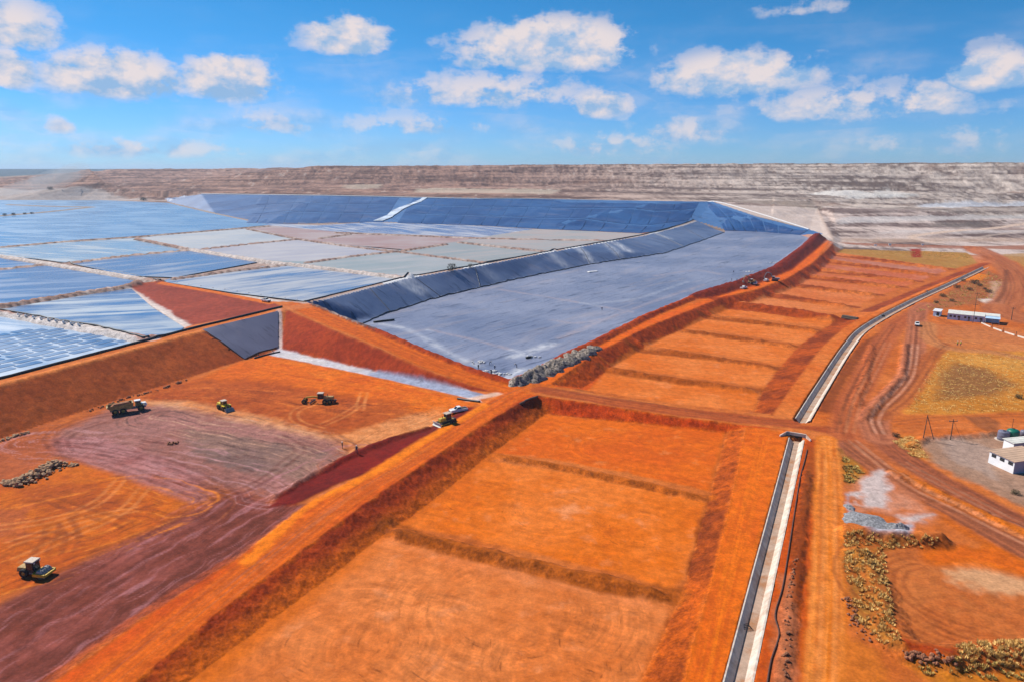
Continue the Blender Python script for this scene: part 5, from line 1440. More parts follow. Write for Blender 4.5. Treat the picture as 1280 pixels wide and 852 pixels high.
def dozer(o):
    for s in (-1, 1):
        t = MB(); pr = [(-2.2, .1), (1.9, .05), (2.35, .5), (2.1, .95), (-1.9, 1.05), (-2.6, .55)]
        vs = [(x, s * 1.05 - .28, z) for x, z in pr] + [(x, s * 1.05 + .28, z) for x, z in pr]; n = len(pr)
        t.add(vs, [tuple(range(n)), tuple(range(2 * n - 1, n - 1, -1))] + [(i, (i + 1) % n, n + (i + 1) % n, n + i) for i in range(n)])
        tk = t.build("track", M_BLACK, o)
        for k in range(5): w = MB(); w.cyl((-1.7 + k * .85, s * 1.05 - .32, .35), (-1.7 + k * .85, s * 1.05 + .32, .35), .22, n=8); w.build("track_roller", M_STEEL, tk)
    boxpart("hull", M_YELD, o, -2.3, 1.9, -.75, .75, .55, 1.25)
    boxpart("engine_cover", M_YEL, o, .1, 2.1, -.6, .6, 1.2, 2.0, tx=.08, ty=.1, bevel=.05)
    c = boxpart("cab", M_BLACK, o, -1.5, .1, -.75, .75, 1.2, 2.9, tx=.08, ty=.05)
    for s in (-1, 1): boxpart("window", M_GLASS, c, -1.25, -.1, s * .73 - .02, s * .73 + .02, 1.8, 2.7)
    boxpart("cab_roof", M_ROOFD, o, -1.65, .25, -.88, .88, 2.9, 3.05, tx=.06, ty=.06)
    for s in (-1, 1): a = MB(); a.tube([(-.3, s * 1.42, .6), (2.7, s * 1.42, .5)], .12, 5); a.build("push_arm", M_YEL, o)
    b = MB()
    for k in range(4):
        x = lambda i: 2.75 + .16 * (i - 2) ** 2 * .5
        b.hexa([(x(k), -1.75, .1 + k * .3), (x(k) + .09, -1.75, .1 + k * .3), (x(k) + .09, 1.75, .1 + k * .3), (x(k), 1.75, .1 + k * .3)], [(x(k + 1), -1.75, .4 + k * .3), (x(k + 1) + .09, -1.75, .4 + k * .3), (x(k + 1) + .09, 1.75, .4 + k * .3), (x(k + 1), 1.75, .4 + k * .3)])
    b.build("blade", M_CREAM, o)
    boxpart("ripper", M_BLACK, o, -3.3, -2.3, -.6, .6, .3, 1.1, tx=.2)
    e = MB(); e.cyl((1.2, .3, 1.9), (1.2, .3, 2.7), .07, n=6); e.build("exhaust_stack", M_BLACK, o)
def pickup(o, m=None, tray=M_BLACK):
    m = m or M_WHITE
    wheels(o, .38, .26, [(1.55, .75), (1.55, -.75), (-1.5, .75), (-1.5, -.75)])
    bd = MB(); pr = [(-2.6, .42), (2.45, .42), (2.6, .75), (2.45, 1.05), (1.1, 1.15), (-2.6, 1.1)]; n = len(pr)
    bd.add([(x, -.9, z) for x, z in pr] + [(x, .9, z) for x, z in pr], [tuple(range(n)), tuple(range(2 * n - 1, n - 1, -1))] + [(i, (i + 1) % n, n + (i + 1) % n, n + i) for i in range(n)])
    bd.build("body", m, o, bevel=.04)
    c = MB(); c.hexa([(-.75, -.82, 1.1), (1.25, -.82, 1.1), (1.25, .82, 1.1), (-.75, .82, 1.1)], [(-.55, -.66, 1.72), (.45, -.66, 1.72), (.45, .66, 1.72), (-.55, .66, 1.72)]); cb = c.build("cab", m, o)
    w = MB(); w.hexa([(.52, -.62, 1.2), (1.18, -.7, 1.16), (1.18, .7, 1.16), (.52, .62, 1.2)], [(.50, -.58, 1.70), (.55, -.58, 1.70), (.55, .58, 1.70), (.50, .58, 1.70)]); w.build("windscreen", M_GLASS, cb)
    for s in (-1, 1):
        sw = MB(); y0, y1 = s * .80, s * .69
        sw.hexa([(-.6, y0 - .015, 1.2), (.95, y0 - .015, 1.2), (.95, y0 + .03, 1.2), (-.6, y0 + .03, 1.2)], [(-.48, y1 - .01, 1.66), (.45, y1 - .01, 1.66), (.45, y1 + .03, 1.66), (-.48, y1 + .03, 1.66)]); sw.build("window", M_GLASS, cb)
    boxpart("load_bed", tray, o, -2.5, -.8, -.75, .75, 1.08, 1.13)
    for s in (-1, 1):
        boxpart("headlight", M_STEEL, o, 2.46, 2.58, s * .65 - .15, s * .65 + .15, .72, .9)
        boxpart("door", m, o, -.55, .75, s * .9 - .012, s * .9 + .012, .5, 1.08)
    boxpart("bumper", M_BLACK, o, 2.5, 2.68, -.85, .85, .42, .62)
def excavator(o, col):
    for s in (-1, 1):
        t = MB(); pr = [(-1.7, .05), (1.7, .05), (2.0, .45), (1.7, .85), (-1.7, .85), (-2.0, .45)]; n = len(pr)
        t.add([(x, s * 1.1 - .27, z) for x, z in pr] + [(x, s * 1.1 + .27, z) for x, z in pr], [tuple(range(n)), tuple(range(2 * n - 1, n - 1, -1))] + [(i, (i + 1) % n, n + (i + 1) % n, n + i) for i in range(n)])
        t.build("track", M_BLACK, o)
    boxpart("undercarriage", M_BLACK, o, -.9, .9, -.9, .9, .4, 1.0)
    boxpart("house", col, o, -2.3, 1.3, -1.25, 1.25, 1.05, 2.0, tx=.08, ty=.05, bevel=.06)
    c = boxpart("cab", col, o, .1, 1.6, .35, 1.3, 1.05, 2.85, tx=.1, ty=.05)
    boxpart("window", M_GLASS, c, .3, 1.4, 1.24, 1.31, 1.7, 2.7)
    boxpart("cab_roof", M_WHITE, o, .05, 1.65, .3, 1.35, 2.85, 2.95)
    b = MB(); b.tube([(1.2, -.2, 1.7), (2.6, -.2, 4.2), (3.6, -.2, 4.9), (5.0, -.2, 4.6)], [.32, .34, .32, .22], 5); b.build("boom", col, o)
    s_ = MB(); s_.tube([(4.5, -.2, 5.1), (5.2, -.2, 4.4), (6.2, -.2, 2.0)], [.18, .26, .16], 5); s_.build("stick", col, o)
    k = MB(); k.hexa([(5.5, -.75, 1.0), (6.4, -.75, 1.0), (6.4, .35, 1.0), (5.5, .35, 1.0)], [(5.9, -.75, 2.1), (6.5, -.75, 2.0), (6.5, .35, 2.0), (5.9, .35, 2.1)]); k.build("bucket", M_STEEL, o)
    h = MB(); h.cyl((1.5, -.2, 1.5), (2.7, -.2, 3.6), .11, n=6); h.build("boom_cylinder", M_STEEL, o)
    boxpart("counterweight", M_GREYP, o, -2.7, -2.25, -1.15, 1.15, 1.1, 1.9)

dump_truck(place("dump_truck", "loaded articulated dump truck with white bonnet below the brown embankment", "truck", (138, 518), (180, 511)))
grader(place("motor_grader", "dusty yellow motor grader with cream cab roof on the red fill", "grader", (418, 503), (379, 503)))
loader(place("wheel_loader", "bright yellow wheel loader between the dump truck and the grader", "loader", (272, 508), (289, 515)))
roller(place("padfoot_roller", "padfoot roller with cream cab roof on the orange patch at lower left", "roller", (28, 717), (62, 720)))
dozer(place("bulldozer", "bulldozer with pale blade parked beside the white pickup", "bulldozer", (568, 525), (546, 533)))
pickup(place("pickup", "white pickup with dark load bed beside the bulldozer", "pickup", (581, 512), (565, 517)))
pickup(place("pickup", "white pickup driving on the dirt road near the site office", "pickup", (1146.5, 402), (1146, 412)))
pickup(place("pickup", "small white pickup parked on the divider above the red triangular slope", "pickup", (328, 376.5), (337, 378)))
pickup(place("pickup", "pale pickup parked on the orange crest road, nearest the camera there", "pickup", (925, 362), (934, 360)))
pickup(place("pickup", "white pickup in front of the small excavator on the crest road", "pickup", (942, 358), (946, 353.5)))
pickup(place("pickup", "white pickup just left of the tall dark excavator on the crest road", "pickup", (954, 353), (961, 350.5)))
excavator(place("excavator", "dusty yellow excavator reaching over the lined basin edge", "excavator", (944, 355), (934, 354)), M_YELD)
excavator(place("excavator", "dark excavator with white cab standing on the crest road", "excavator", (974, 352), (963, 351)), M_GREYP)
# ------------------------------------------------------------------ liner panels
def panel(name, quad, m, parent, lift, nx=3, ny=3, rnd_z=.25, follow=True):
    """sheet panel over four ground corners, edges proud of the seam"""
    b = MB(); vs = []
    for j in range(ny + 1):
        for i in range(nx + 1):
            u, v = i / nx, j / ny
            x = (quad[0][0] * (1-u) + quad[1][0] * u) * (1-v) + (quad[3][0] * (1-u) + quad[2][0] * u) * v
            y = (quad[0][1] * (1-u) + quad[1][1] * u) * (1-v) + (quad[3][1] * (1-u) + quad[2][1] * u) * v
            edge = i in (0, nx) or j in (0, ny)
            z = (ground_z(x, y) if follow else quad[0][2]) + lift + (0 if edge else rnd.uniform(-.3, 1) * rnd_z)
            vs.append((x, y, z))
    c = Vector(vs[0])
    vs = [Vector(p) - c for p in vs]
    n0 = len(vs)
    vs += [p - Vector((0, 0, .5)) for p in vs]
    W = nx + 1
    fs = [(j * W + i, j * W + i + 1, (j + 1) * W + i + 1, (j + 1) * W + i) for j in range(ny) for i in range(nx)]
    ring = [i for i in range(nx)] + [j * W + nx for j in range(ny)] + [ny * W + i for i in range(nx, 0, -1)] + [j * W for j in range(ny, 0, -1)]
    fs += [(ring[k], ring[(k + 1) % len(ring)], ring[(k + 1) % len(ring)] + n0, ring[k] + n0) for k in range(len(ring))]
    b.add(vs, fs)
    o = b.build(name, m, parent); o.location = c
    return o
def along(poly, t):
    L = [math.dist(a[:2], b[:2]) for a, b in zip(poly[:-1], poly[1:])]; s = t * sum(L)
    for (a, b), l in zip(zip(poly[:-1], poly[1:]), L):
        if s <= l or (b is poly[-1]):
            k = min(max(s / l, 0), 1)
            return tuple(a[i] + (b[i] - a[i]) * k for i in range(3))
        s -= l
def poly_at_x(poly, px):
    """point of a pixel polyline at a given column"""
    for a, b in zip(poly[:-1], poly[1:]):
        if a[0] <= px <= b[0]:
            t = (px - a[0]) / (b[0] - a[0]); return tuple(a[i] + (b[i] - a[i]) * t for i in range(3))
    return poly[0] if px < poly[0][0] else poly[-1]
botpx = [(300, 280.5, 9.3), (467, 278, 9.3), (601, 282.5, 9.3), (669, 286.5, 9.3), (800, 292, 9.4), (850, 281, 12)]
toppx = [(252, 243, 26), (400, 245, 29), (600, 249.5, 28), (830, 253.5, 26), (877, 254.5, 25)]
cols = list(range(300, 851, 25))
jx = [rnd.uniform(-6, 6) for _ in cols]
for k, bx in enumerate(cols[:-1]):
    if k == 7: continue
    q = []
    for xx in (bx + .45 + jx[k], cols[k + 1] - .45 + jx[k + 1]):
        t = (xx - 300) / 550
        q.append((P(*poly_at_x(botpx, xx)), P(*poly_at_x(toppx, 318 + t * 557))))
    for r in range(3):
        v0, v1 = r / 3 + .014, (r + 1) / 3 - .014
        f = lambda s, v: tuple(q[s][0][i] + (q[s][1][i] - q[s][0][i]) * v for i in range(3))
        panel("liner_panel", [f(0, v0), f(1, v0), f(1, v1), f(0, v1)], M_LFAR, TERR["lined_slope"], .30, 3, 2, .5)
# flank to the right of the tip
fb = [(905, 288.5, 3), (950, 290, 3.5), (1000, 294, 4.3)]; ft = [(877, 255, 25), (944, 271.4, 17), (1011, 288, 7)]
for k in range(7):
    t0, t1 = k / 7 + .006, (k + 1) / 7 - .006
    B0, B1, T0, T1 = [P(*poly_at_x(pp, pp[0][0] + (pp[-1][0] - pp[0][0]) * t)) for pp, t in ((fb, t0), (fb, t1), (ft, t0), (ft, t1))]
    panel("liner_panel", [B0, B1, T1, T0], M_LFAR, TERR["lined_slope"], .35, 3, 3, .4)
# white spill ramp down the slope
rp = MB(); pts = []
for i in range(13):
    t = i / 12
    a = G(472 + 58 * t + 2.5 * math.sin(t * 9), 277.0 - 29.0 * t)
    pts.append(a)
wr = [6.0 - 2.5 * i / 12 + rnd.uniform(-1.2, 1.2) for i in range(13)]
L_, R_ = off(pts, [w for w in wr]), off(pts, [-w for w in wr])
vs = []
for a, b in zip(L_, R_):
    vs += [(a[0], a[1], ground_z(a[0], a[1]) + .9), (b[0], b[1], ground_z(b[0], b[1]) + .9)]
rp.add(vs, [(2 * i, 2 * i + 1, 2 * i + 3, 2 * i + 2) for i in range(12)])
rp.build("spill_ramp", simple("white_spill", (0.46, 0.52, 0.60), .7, var=.35, scale=.05), TERR["lined_slope"])
# pale pipe along the top edge of the slope
for a, b in ((fTop[0], fTop[1]), (fTop[1], fTop[2]), (fTop[2], fTop[4]), (fTop[4], fTop[6])):
    w = densify([a, b], 25); q = [(p[0], p[1], ground_z(p[0], p[1]) + .6) for p in w]
    m = MB(); m.tube([Vector(p) - Vector(q[0]) for p in q], .8, 5)
    o = m.build("anchor_kerb", M_BAG, TERR["lined_slope"]); o.location = q[0]

# sunken tile-like panels in the pond above the brown embankment
M_TILE = pond_material("tile_sheet", srgb(92, 136, 186, .52), srgb(122, 162, 206, .55), srgb(104, 148, 196, .52), .5, .3, .2)
A0, A1 = Vector(bP[0][:2]), Vector(bP[2][:2])
ud = (A1 - A0).normalized(); vd = Vector((-ud.y, ud.x))
fpoly = [p[:2] for p in PL([(-60, 374), (0, 392), (67, 406), (150, 420), (196, 420), (0, 469.5), (-60, 484)], W0)]
def inside2(x, y, pl):
    c = False
    for i in range(len(pl)):
        (x0, y0), (x1, y1) = pl[i], pl[(i + 1) % len(pl)]
        if (y0 > y) != (y1 > y) and x < (x1 - x0) * (y - y0) / (y1 - y0) + x0: c = not c
    return c
TL, TW = 9.0, 5.0
tile_me = []
for k in range(3):
    b = MB(); pts = []
    for cx, cy, a0 in ((TL / 2 - 1.35, TW / 2 - 1.4, 0), (-TL / 2 + 1.35, TW / 2 - 1.4, 90), (-TL / 2 + 1.35, -TW / 2 + 1.4, 180), (TL / 2 - 1.35, -TW / 2 + 1.4, 270)):
        for d in (0, 45, 90):
            a = math.radians(a0 + d); pts.append((cx + .75 * math.cos(a) * (1 + .2 * rnd.uniform(-1, 1)), cy + .75 * math.sin(a) * (1 + .2 * rnd.uniform(-1, 1))))
    n = len(pts)
    b.add([(x, y, 0) for x, y in pts] + [(x, y, -.12) for x, y in pts], [tuple(range(n))] + [(i, (i + 1) % n, n + (i + 1) % n, n + i) for i in range(n)])
    tile_me.append(b.mesh("liner_tile", M_TILE))
for j in range(0, 13):
    for i in range(-4, 24):
        c = A0 + ud * (i * TL + (j % 2) * TL * .5 + 2 * math.sin(j * 1.7)) + vd * (4.2 + j * TW)
        ok = all(inside2(*(c + ud * (TL * sx) + vd * (TW * sy)), fpoly) for sx in (-.5, .5) for sy in (-.45, .45))
        if not ok or rnd.random() < .01: continue
        o = link(bpy.data.objects.new("liner_tile", tile_me[rnd.randrange(3)]), POND_F)
        o.location = (c.x, c.y, W0 + .13 + .004 * rnd.random()); o.rotation_euler = (0, 0, math.atan2(ud.y, ud.x) + rnd.uniform(-.03, .03))
        o.scale = (rnd.uniform(.9, 1.12), rnd.uniform(.95, 1.2), 1)

# dark seams down the lined embankment and along its foot
def seam(name, w, r, parent, m=M_PIPE, wob=0.0):
    w = densify(w, 3)
    q = [(p[0] + rnd.uniform(-1, 1) * wob, p[1] + rnd.uniform(-1, 1) * wob) for p in w]
    q = [(x, y, ground_z(x, y) + r * .6) for x, y in q]
    b = MB(); b.tube([Vector(p) - Vector(q[0]) for p in q], r, 5)
    o = b.build(name, m, parent); o.location = q[0]
seam("edge_seam", rT, .32, TERR["lined_embankment"], wob=.7)
for t in (.06, .13, .22, .45, .52, .70, .86):
    seam("sheet_seam", [along(rL, t), along(rT, max(0, t - .02 + .03 * rnd.random()))], .16, TERR["lined_embankment"])
for q in ([(252, 413), (306, 449)], [(283, 405), (326, 446)], [(265, 424), (349, 404)], [(285, 437), (349, 421)], [(318, 396), (343, 441)]):
    seam("sheet_seam", GP(q), .12, TERR["pond_embankment"])
# the lined chute on the embankment corner
ch = MB(); N = 8
qd = [G(253, 412.5), G(347.5, 389.5), G(347.5, 434), G(306, 449)]
vs = []
for j in range(N + 1):
    for i in range(N + 1):
        u, v = i / N, j / N
        x = (qd[0][0] * (1-u) + qd[1][0] * u) * (1-v) + (qd[3][0] * (1-u) + qd[2][0] * u) * v
        y = (qd[0][1] * (1-u) + qd[1][1] * u) * (1-v) + (qd[3][1] * (1-u) + qd[2][1] * u) * v
        vs.append((x, y, ground_z(x, y) + .30))
W = N + 1
ch.add(vs, [(j * W + i, (j + 1) * W + i, (j + 1) * W + i + 1, j * W + i + 1) for j in range(N) for i in range(N)])
lc = ch.build("lined_chute", liner_material("chute_sheet", srgb(120, 118, 140, .62), srgb(140, 138, 158, .62), .45, .5, .6, .2), None, True)
tag(lc, "grey sheet-lined chute on the corner of the brown embankment", "liner")

# ------------------------------------------------------------------ buildings, tanks, poles
def rot_to(a, b):
    return heading(a, b)
def windows(root, x0, x1, n, y, z0, z1, m=M_GLASS, w=1.0, name="window"):
    for i in range(n):
        c = x0 + (x1 - x0) * (i + .5) / n
        fr = boxpart(name, M_GREYP, root, c - w / 2 - .07, c + w / 2 + .07, y - .05, y + .03, z0 - .07, z1 + .07)
        boxpart("pane", m, fr, c - w / 2, c - .04, y - .07, y - .052, z0, z1)
        boxpart("pane", m, fr, c + .04, c + w / 2, y - .07, y - .052, z0, z1)
def site_office():
    a, b = P(1183.5, 399, 2.2), P(1249, 405.5, 2.2)
    L = math.dist(a[:2], b[:2])
    o = empty("site_office", a, heading(a, b))
    tag(o, "long low site office of joined cabins with cream roof", "building")
    # x along the front, y back
    cuts = [0, .29, .48, .72, 1.0]
    for k in range(4):
        x0, x1 = L * cuts[k] + .04, L * cuts[k + 1] - .04
        if k < 3:
            wl = boxpart("cabin_wall", M_BLUEW, o, x0, x1, 0, 5.6, 0, 2.75)
            windows(wl, x0 + .5, x1 - .5, 3 if k == 0 else 2, -.0, 1.25, 2.05, w=.8)
            boxpart("door", M_GREYP, wl, x1 - 1.5, x1 - .7, -.06, 0.0, .05, 2.05)
        rf = MB(); rf.hexa([(x0 - .02, -.3, 2.8), (x1 + .02, -.3, 2.8), (x1 + .02, 6.6, 3.4), (x0 - .02, 6.6, 3.4)], [(x0 - .02, -.3, 2.9), (x1 + .02, -.3, 2.9), (x1 + .02, 6.6, 3.5), (x0 - .02, 6.6, 3.5)])
        if k < 3: rf.build("roof_sheet", M_CREAM, o)
    x0, x1 = L * .72, L
    boxpart("cabin_wall", M_BLUEW, o, x0 + .1, x1 - .1, 2.6, 5.6, 0, 2.75)
    rf = MB(); rf.hexa([(x0, 2.4, 2.85), (x1, 2.4, 2.85), (x1, 6.6, 3.4), (x0, 6.6, 3.4)], [(x0, 2.4, 2.95), (x1, 2.4, 2.95), (x1, 6.6, 3.5), (x0, 6.6, 3.5)]); rf.build("roof_sheet", M_CREAM, o)
    cn = MB(); cn.hexa([(x0 + .05, -1.6, 2.45), (x1 + .1, -1.6, 2.45), (x1 + .1, 2.3, 2.75), (x0 + .05, 2.3, 2.75)], [(x0 + .05, -1.6, 2.53), (x1 + .1, -1.6, 2.53), (x1 + .1, 2.3, 2.83), (x0 + .05, 2.3, 2.83)]); cn.build("carport_roof", M_BLUEW, o)
    for x in (x0 + .3, (x0 + x1) / 2, x1 - .1):
        p = MB(); p.cyl((x, -1.5, -.1), (x, -1.5, 2.45), .06, n=6); p.build("carport_post", M_WHITE, o)
site_office()
def small_hut():
    a, b = P(1166, 395, 2.2), P(1174.5, 396, 2.2)
    L = math.dist(a[:2], b[:2]); o = empty("guard_hut", a, heading(a, b)); tag(o, "small pale hut standing left of the long site office", "hut")
    boxpart("wall", M_BLUEW, o, 0, L, 0, 4.2, 0, 2.4)
    rf = MB(); rf.hexa([(-.3, -.4, 2.42), (L + .3, -.4, 2.42), (L + .3, 4.6, 2.9), (-.3, 4.6, 2.9)], [(-.3, -.4, 2.52), (L + .3, -.4, 2.52), (L + .3, 4.6, 3.0), (-.3, 4.6, 3.0)]); rf.build("roof_sheet", M_WHITE, o)
    boxpart("doorway", M_BLACK, o, L * .5, L * .9, -.04, .0, .05, 2.0)
    boxpart("step", M_CONC, o, L * .4, L, -1.1, -.05, 0, .25)
small_hut()
def white_block(nm, label, base, corner, zb, H, depth, roofm, nwin):
    """long wall from base to corner (seen lit), depth runs away to the right"""
    a, b = P(*base, zb), P(*corner, zb)
    L = math.dist(a[:2], b[:2]); o = empty(nm, a, heading(a, b)); tag(o, label, "building")
    boxpart("wall", M_WALLW, o, 0, L, 0, depth, -.2, H)
    e = boxpart("end_wall", M_WALL_SHADE, o, L, L + .05, .03, depth - .03, -.1, H - .02)  # darker copy of the white wall, for the side turned from the sun
    boxpart("end_door", M_BLACK, e, L + .05, L + .09, depth * .35, depth * .5, 0, 1.5); boxpart("end_door", M_BLACK, e, L + .05, L + .09, depth * .6, depth * .72, 0, 1.5)
    rf = MB(); rf.hexa([(-.25, -.3, H), (L + .25, -.3, H), (L + .25, depth + .3, H + .35), (-.25, depth + .3, H + .35)], [(-.25, -.3, H + .1), (L + .25, -.3, H + .1), (L + .25, depth + .3, H + .45), (-.25, depth + .3, H + .45)])
    r = rf.build("roof_sheet", roofm, o)
    n = int(L / .9)
    for i in range(n):
        x = -.2 + (L + .4) * (i + .5) / n
        s = MB(); s.hexa([(x - .04, -.3, H + .1), (x + .04, -.3, H + .1), (x + .04, depth + .3, H + .45), (x - .04, depth + .3, H + .45)], [(x - .03, -.3, H + .14), (x + .03, -.3, H + .14), (x + .03, depth + .3, H + .49), (x - .03, depth + .3, H + .49)]); s.build("roof_rib", roofm, r)
    if nwin:
        for i in range(nwin):
            c = L * (i + .5) / nwin + .15
            fr = boxpart("window", M_GREYP, o, c - .62, c + .62, -.04, .02, H - 1.15, H - .35)
            for kx in range(2):
                for kz in range(2):
                    boxpart("pane", M_GLASS, fr, c - .57 + kx * .59, c - .02 + kx * .59, -.06, -.042, H - 1.11 + kz * .38, H - .77 + kz * .38)
    return o
white_block("workshop", "white flat building with tan roof and three small windows in gravel yard", (1235, 577), (1266, 591.5), 2.25, 2.9, 9.0, M_TERRA, 3)
white_block("store_shed", "white shed with cream roof behind the three-window building", (1253, 560), (1265.5, 566), 2.25, 2.6, 8.0, M_CREAM, 0)
def tank(px, py, r, h, m, label, dome):
    g = G(px, py); o = empty("water_tank", g); tag(o, label, "tank")
    b = MB(); prof = [(.02, 0), (r, 0), (r, h * .18), (r * 1.015, h * .2), (r, h * .22), (r, h * .48), (r * 1.015, h * .5), (r, h * .52), (r, h * .8), (r * .97, h * .88)]
    b.lathe(prof + ([(r * .8, h * .98), (r * .4, h * 1.06), (.25, h * 1.08), (.02, h * 1.08)] if dome else [(r * .95, h * .9), (.02, h * .93)]), (0, 0, 0), 'z', 28); b.build("tank_shell", m, o, True)
    l = MB(); l.lathe([(.3, 0), (.3, .12), (.02, .14)], (0, 0, h * (1.07 if dome else .92)), 'z', 12); l.build("lid", M_BLACK, o)
    p = MB(); p.tube([(r, 0, .3), (r + .4, 0, .3), (r + .4, 0, 0)], .06, 6); p.build("outlet_pipe", M_GREYP, o)
    s = MB(); s.lathe([(r + .5, 0), (r + .5, .12), (.02, .13)], (0, 0, -.02), 'z', 20); s.build("plinth", M_CONC, o)
tank(1253.5, 549, 1.35, 2.6, M_TANKP, "grey violet water tank left of the green tank", False)
tank(1265, 548, 1.45, 2.6, M_TANKG, "green domed water tank beside the grey violet tank", True)
tk = empty("water_tank", G(1280, 545)); tag(tk, "small blue grey tank at the picture edge behind the sheds", "tank")
b = MB(); b.lathe([(.02, 0), (1.0, 0), (1.0, 1.4), (.9, 1.6), (.02, 1.7)], (0, 0, 0), 'z', 20); b.build("tank_shell", M_TANKP, tk, True)
b = MB(); b.lathe([(.25, 1.66), (.25, 1.8), (.02, 1.82)], (0, 0, 0), 'z', 10); b.build("lid", M_BLACK, tk)
def pole(base, h, label, arms=1, stay=None, lean=(0, 0), r=.13, name="power_pole", m=M_WOOD):
    g = G(*base); o = empty(name, g); tag(o, label, "pole")
    p = MB(); p.cyl((0, 0, -.5), (lean[0], lean[1], h), r, r * .7, 8); p.build("pole_shaft", m, o)
    if arms:
        boxpart("crossarm", m, o, lean[0] - 1.1, lean[0] + 1.1, lean[1] - .07, lean[1] + .07, h - .6, h - .45)
        for x in (-1.0, 0, 1.0):
            i = MB(); i.cyl((lean[0] + x, lean[1], h - .45), (lean[0] + x, lean[1], h - .15), .07, .04, 6); i.build("insulator", M_GREYP, o)
    if stay:
        s = MB(); s.cyl((lean[0], lean[1], h - .3), stay, .10 if arms == 0 else .03, n=5); s.build("stay_leg" if arms == 0 else "stay_wire", m, o)
    return o
pole((1154, 547), 6.2, "leaning A-frame pole with two legs beside the dirt road bend", 0, (2.6, -.2, -.2), (.5, .3), .12)
pole((1188, 549), 5.6, "single power pole with crossarm left of the gravel yard", 1, (2.2, -1.5, 0))
pole((1263, 546), 5.2, "thin dark mast standing behind the green tank", 0, None, (0, 0), .06, "mast", M_BLACK)
pole((1216, 404), 9.0, "tall pole in front of the long site office", 1, None, (0, 0), .12)
pole((1219, 384), 7.5, "stayed pole behind the long site office", 1, (4.5, 3.0, 0), (0, 0), .12)
pole((1264, 400), 6.0, "pole with box standing right of the site office", 1, None, (0, 0), .16)
fence_px = [(1225, 403.5), (1240, 410), (1254, 415), (1270, 420), (1287, 425)]
for i, q in enumerate(fence_px):
    g = G(*q); o = empty("fence_post", g)
    tag(o, ["fence post nearest the long site office", "second fence post from the site office", "third fence post from the site office", "fourth fence post from the site office", "last fence post at the right edge of the picture"][i], "post", "fence posts below the site office")
    p = MB(); p.cyl((0, 0, -.3), (0, 0, 1.9), .09, n=6); p.build("post_shaft", M_BLACK, o)
    c = MB(); c.cyl((0, 0, 1.9), (0, 0, 2.0), .12, .05, 6); c.build("post_cap", M_BLACK, o)
    if i < 4:
        g2 = G(*fence_px[i + 1]); d = Vector(g2) - Vector(g); b = MB()
        t0, t1 = d * .12, d * .88
        n_ = Vector((-d.y, d.x, 0)).normalized() * .12
        b.hexa([t0 - n_ + Vector((0, 0, -.1)), t1 - n_ + Vector((0, 0, -.1)), t1 + n_ + Vector((0, 0, -.1)), t0 + n_ + Vector((0, 0, -.1))], [t0 - n_ + Vector((0, 0, .55)), t1 - n_ + Vector((0, 0, .55)), t1 + n_ + Vector((0, 0, .55)), t0 + n_ + Vector((0, 0, .55))])
        w = b.build("low_wall", M_CREAM, None); w.location = g
        tag(w, ["low cream wall section starting nearest the site office", "second low cream wall section from the site office", "third low cream wall section from the site office", "low cream wall section at the right picture edge"][i], "wall")
for i, (q, h, lab) in enumerate([((1094, 309), 2.4, "white marker board at the far edge of the pads, left of the red ramp"), ((1112, 309), 3.0, "white box marker at the far edge of the pads, second from left"), ((1153, 308.5), 2.6, "pale marker board just right of the red ramp at the far pads")]):
    g = G(*q); o = empty("marker_board", g); tag(o, lab, "marker")
    p = MB(); p.cyl((0, 0, -.2), (0, 0, h * .6), .12, n=6); p.build("post_shaft", M_WHITE, o)
    boxpart("board", M_WHITE, o, -1.2, 1.2, -.15, .15, h * .45, h)
g1, g2 = P(1052, 396, 2.2), P(1071, 399, 2.2)
o = empty("pipe_stack", (g1[0], g1[1], ground_z(g1[0], g1[1])), heading(g1, g2)); tag(o, "stack of dark pipes lying beside the drain at the pad corner", "pipes")
for k, (y, z) in enumerate([(0, .4), (.85, .4), (1.7, .4), (.42, 1.1), (1.27, 1.1)]):
    m = MB(); m.cyl((0, y, z), (math.dist(g1[:2], g2[:2]), y, z), .4, n=10); m.build("pipe_length", M_WOOD, o)
# steel grating in the drain, bits of plant in the far drain
def grate(px, lab):
    g = P(px[0], px[1], 1.2); o = empty("steel_grating", g, .25); tag(o, lab, "grating")
    for k in range(4): boxpart("bar", M_BLACK, o, -.75, .75, k * .28 - .03, k * .28 + .03, .25 + .06 * k, .33 + .06 * k)
    for s in (-.7, .7): boxpart("side_bar", M_BLACK, o, s - .04, s + .04, -.1, .95, .2, .28)
grate((934, 787), "small dark steel grating lying in the near drain")
for q, lab in (((1158, 366), "small dark pump in the far drain below the scrub"), ((1103, 396), "small dark pump in the far drain near the road crossing")):
    g = P(q[0], q[1], 1.4); o = empty("pump", g); tag(o, lab, "pump")
    boxpart("pump_body", M_BLACK, o, -.9, .9, -.4, .4, .1, .9); b = MB(); b.cyl((.2, 0, .9), (.2, 0, 1.6), .25, n=8); b.build("motor", M_GREYP, o)

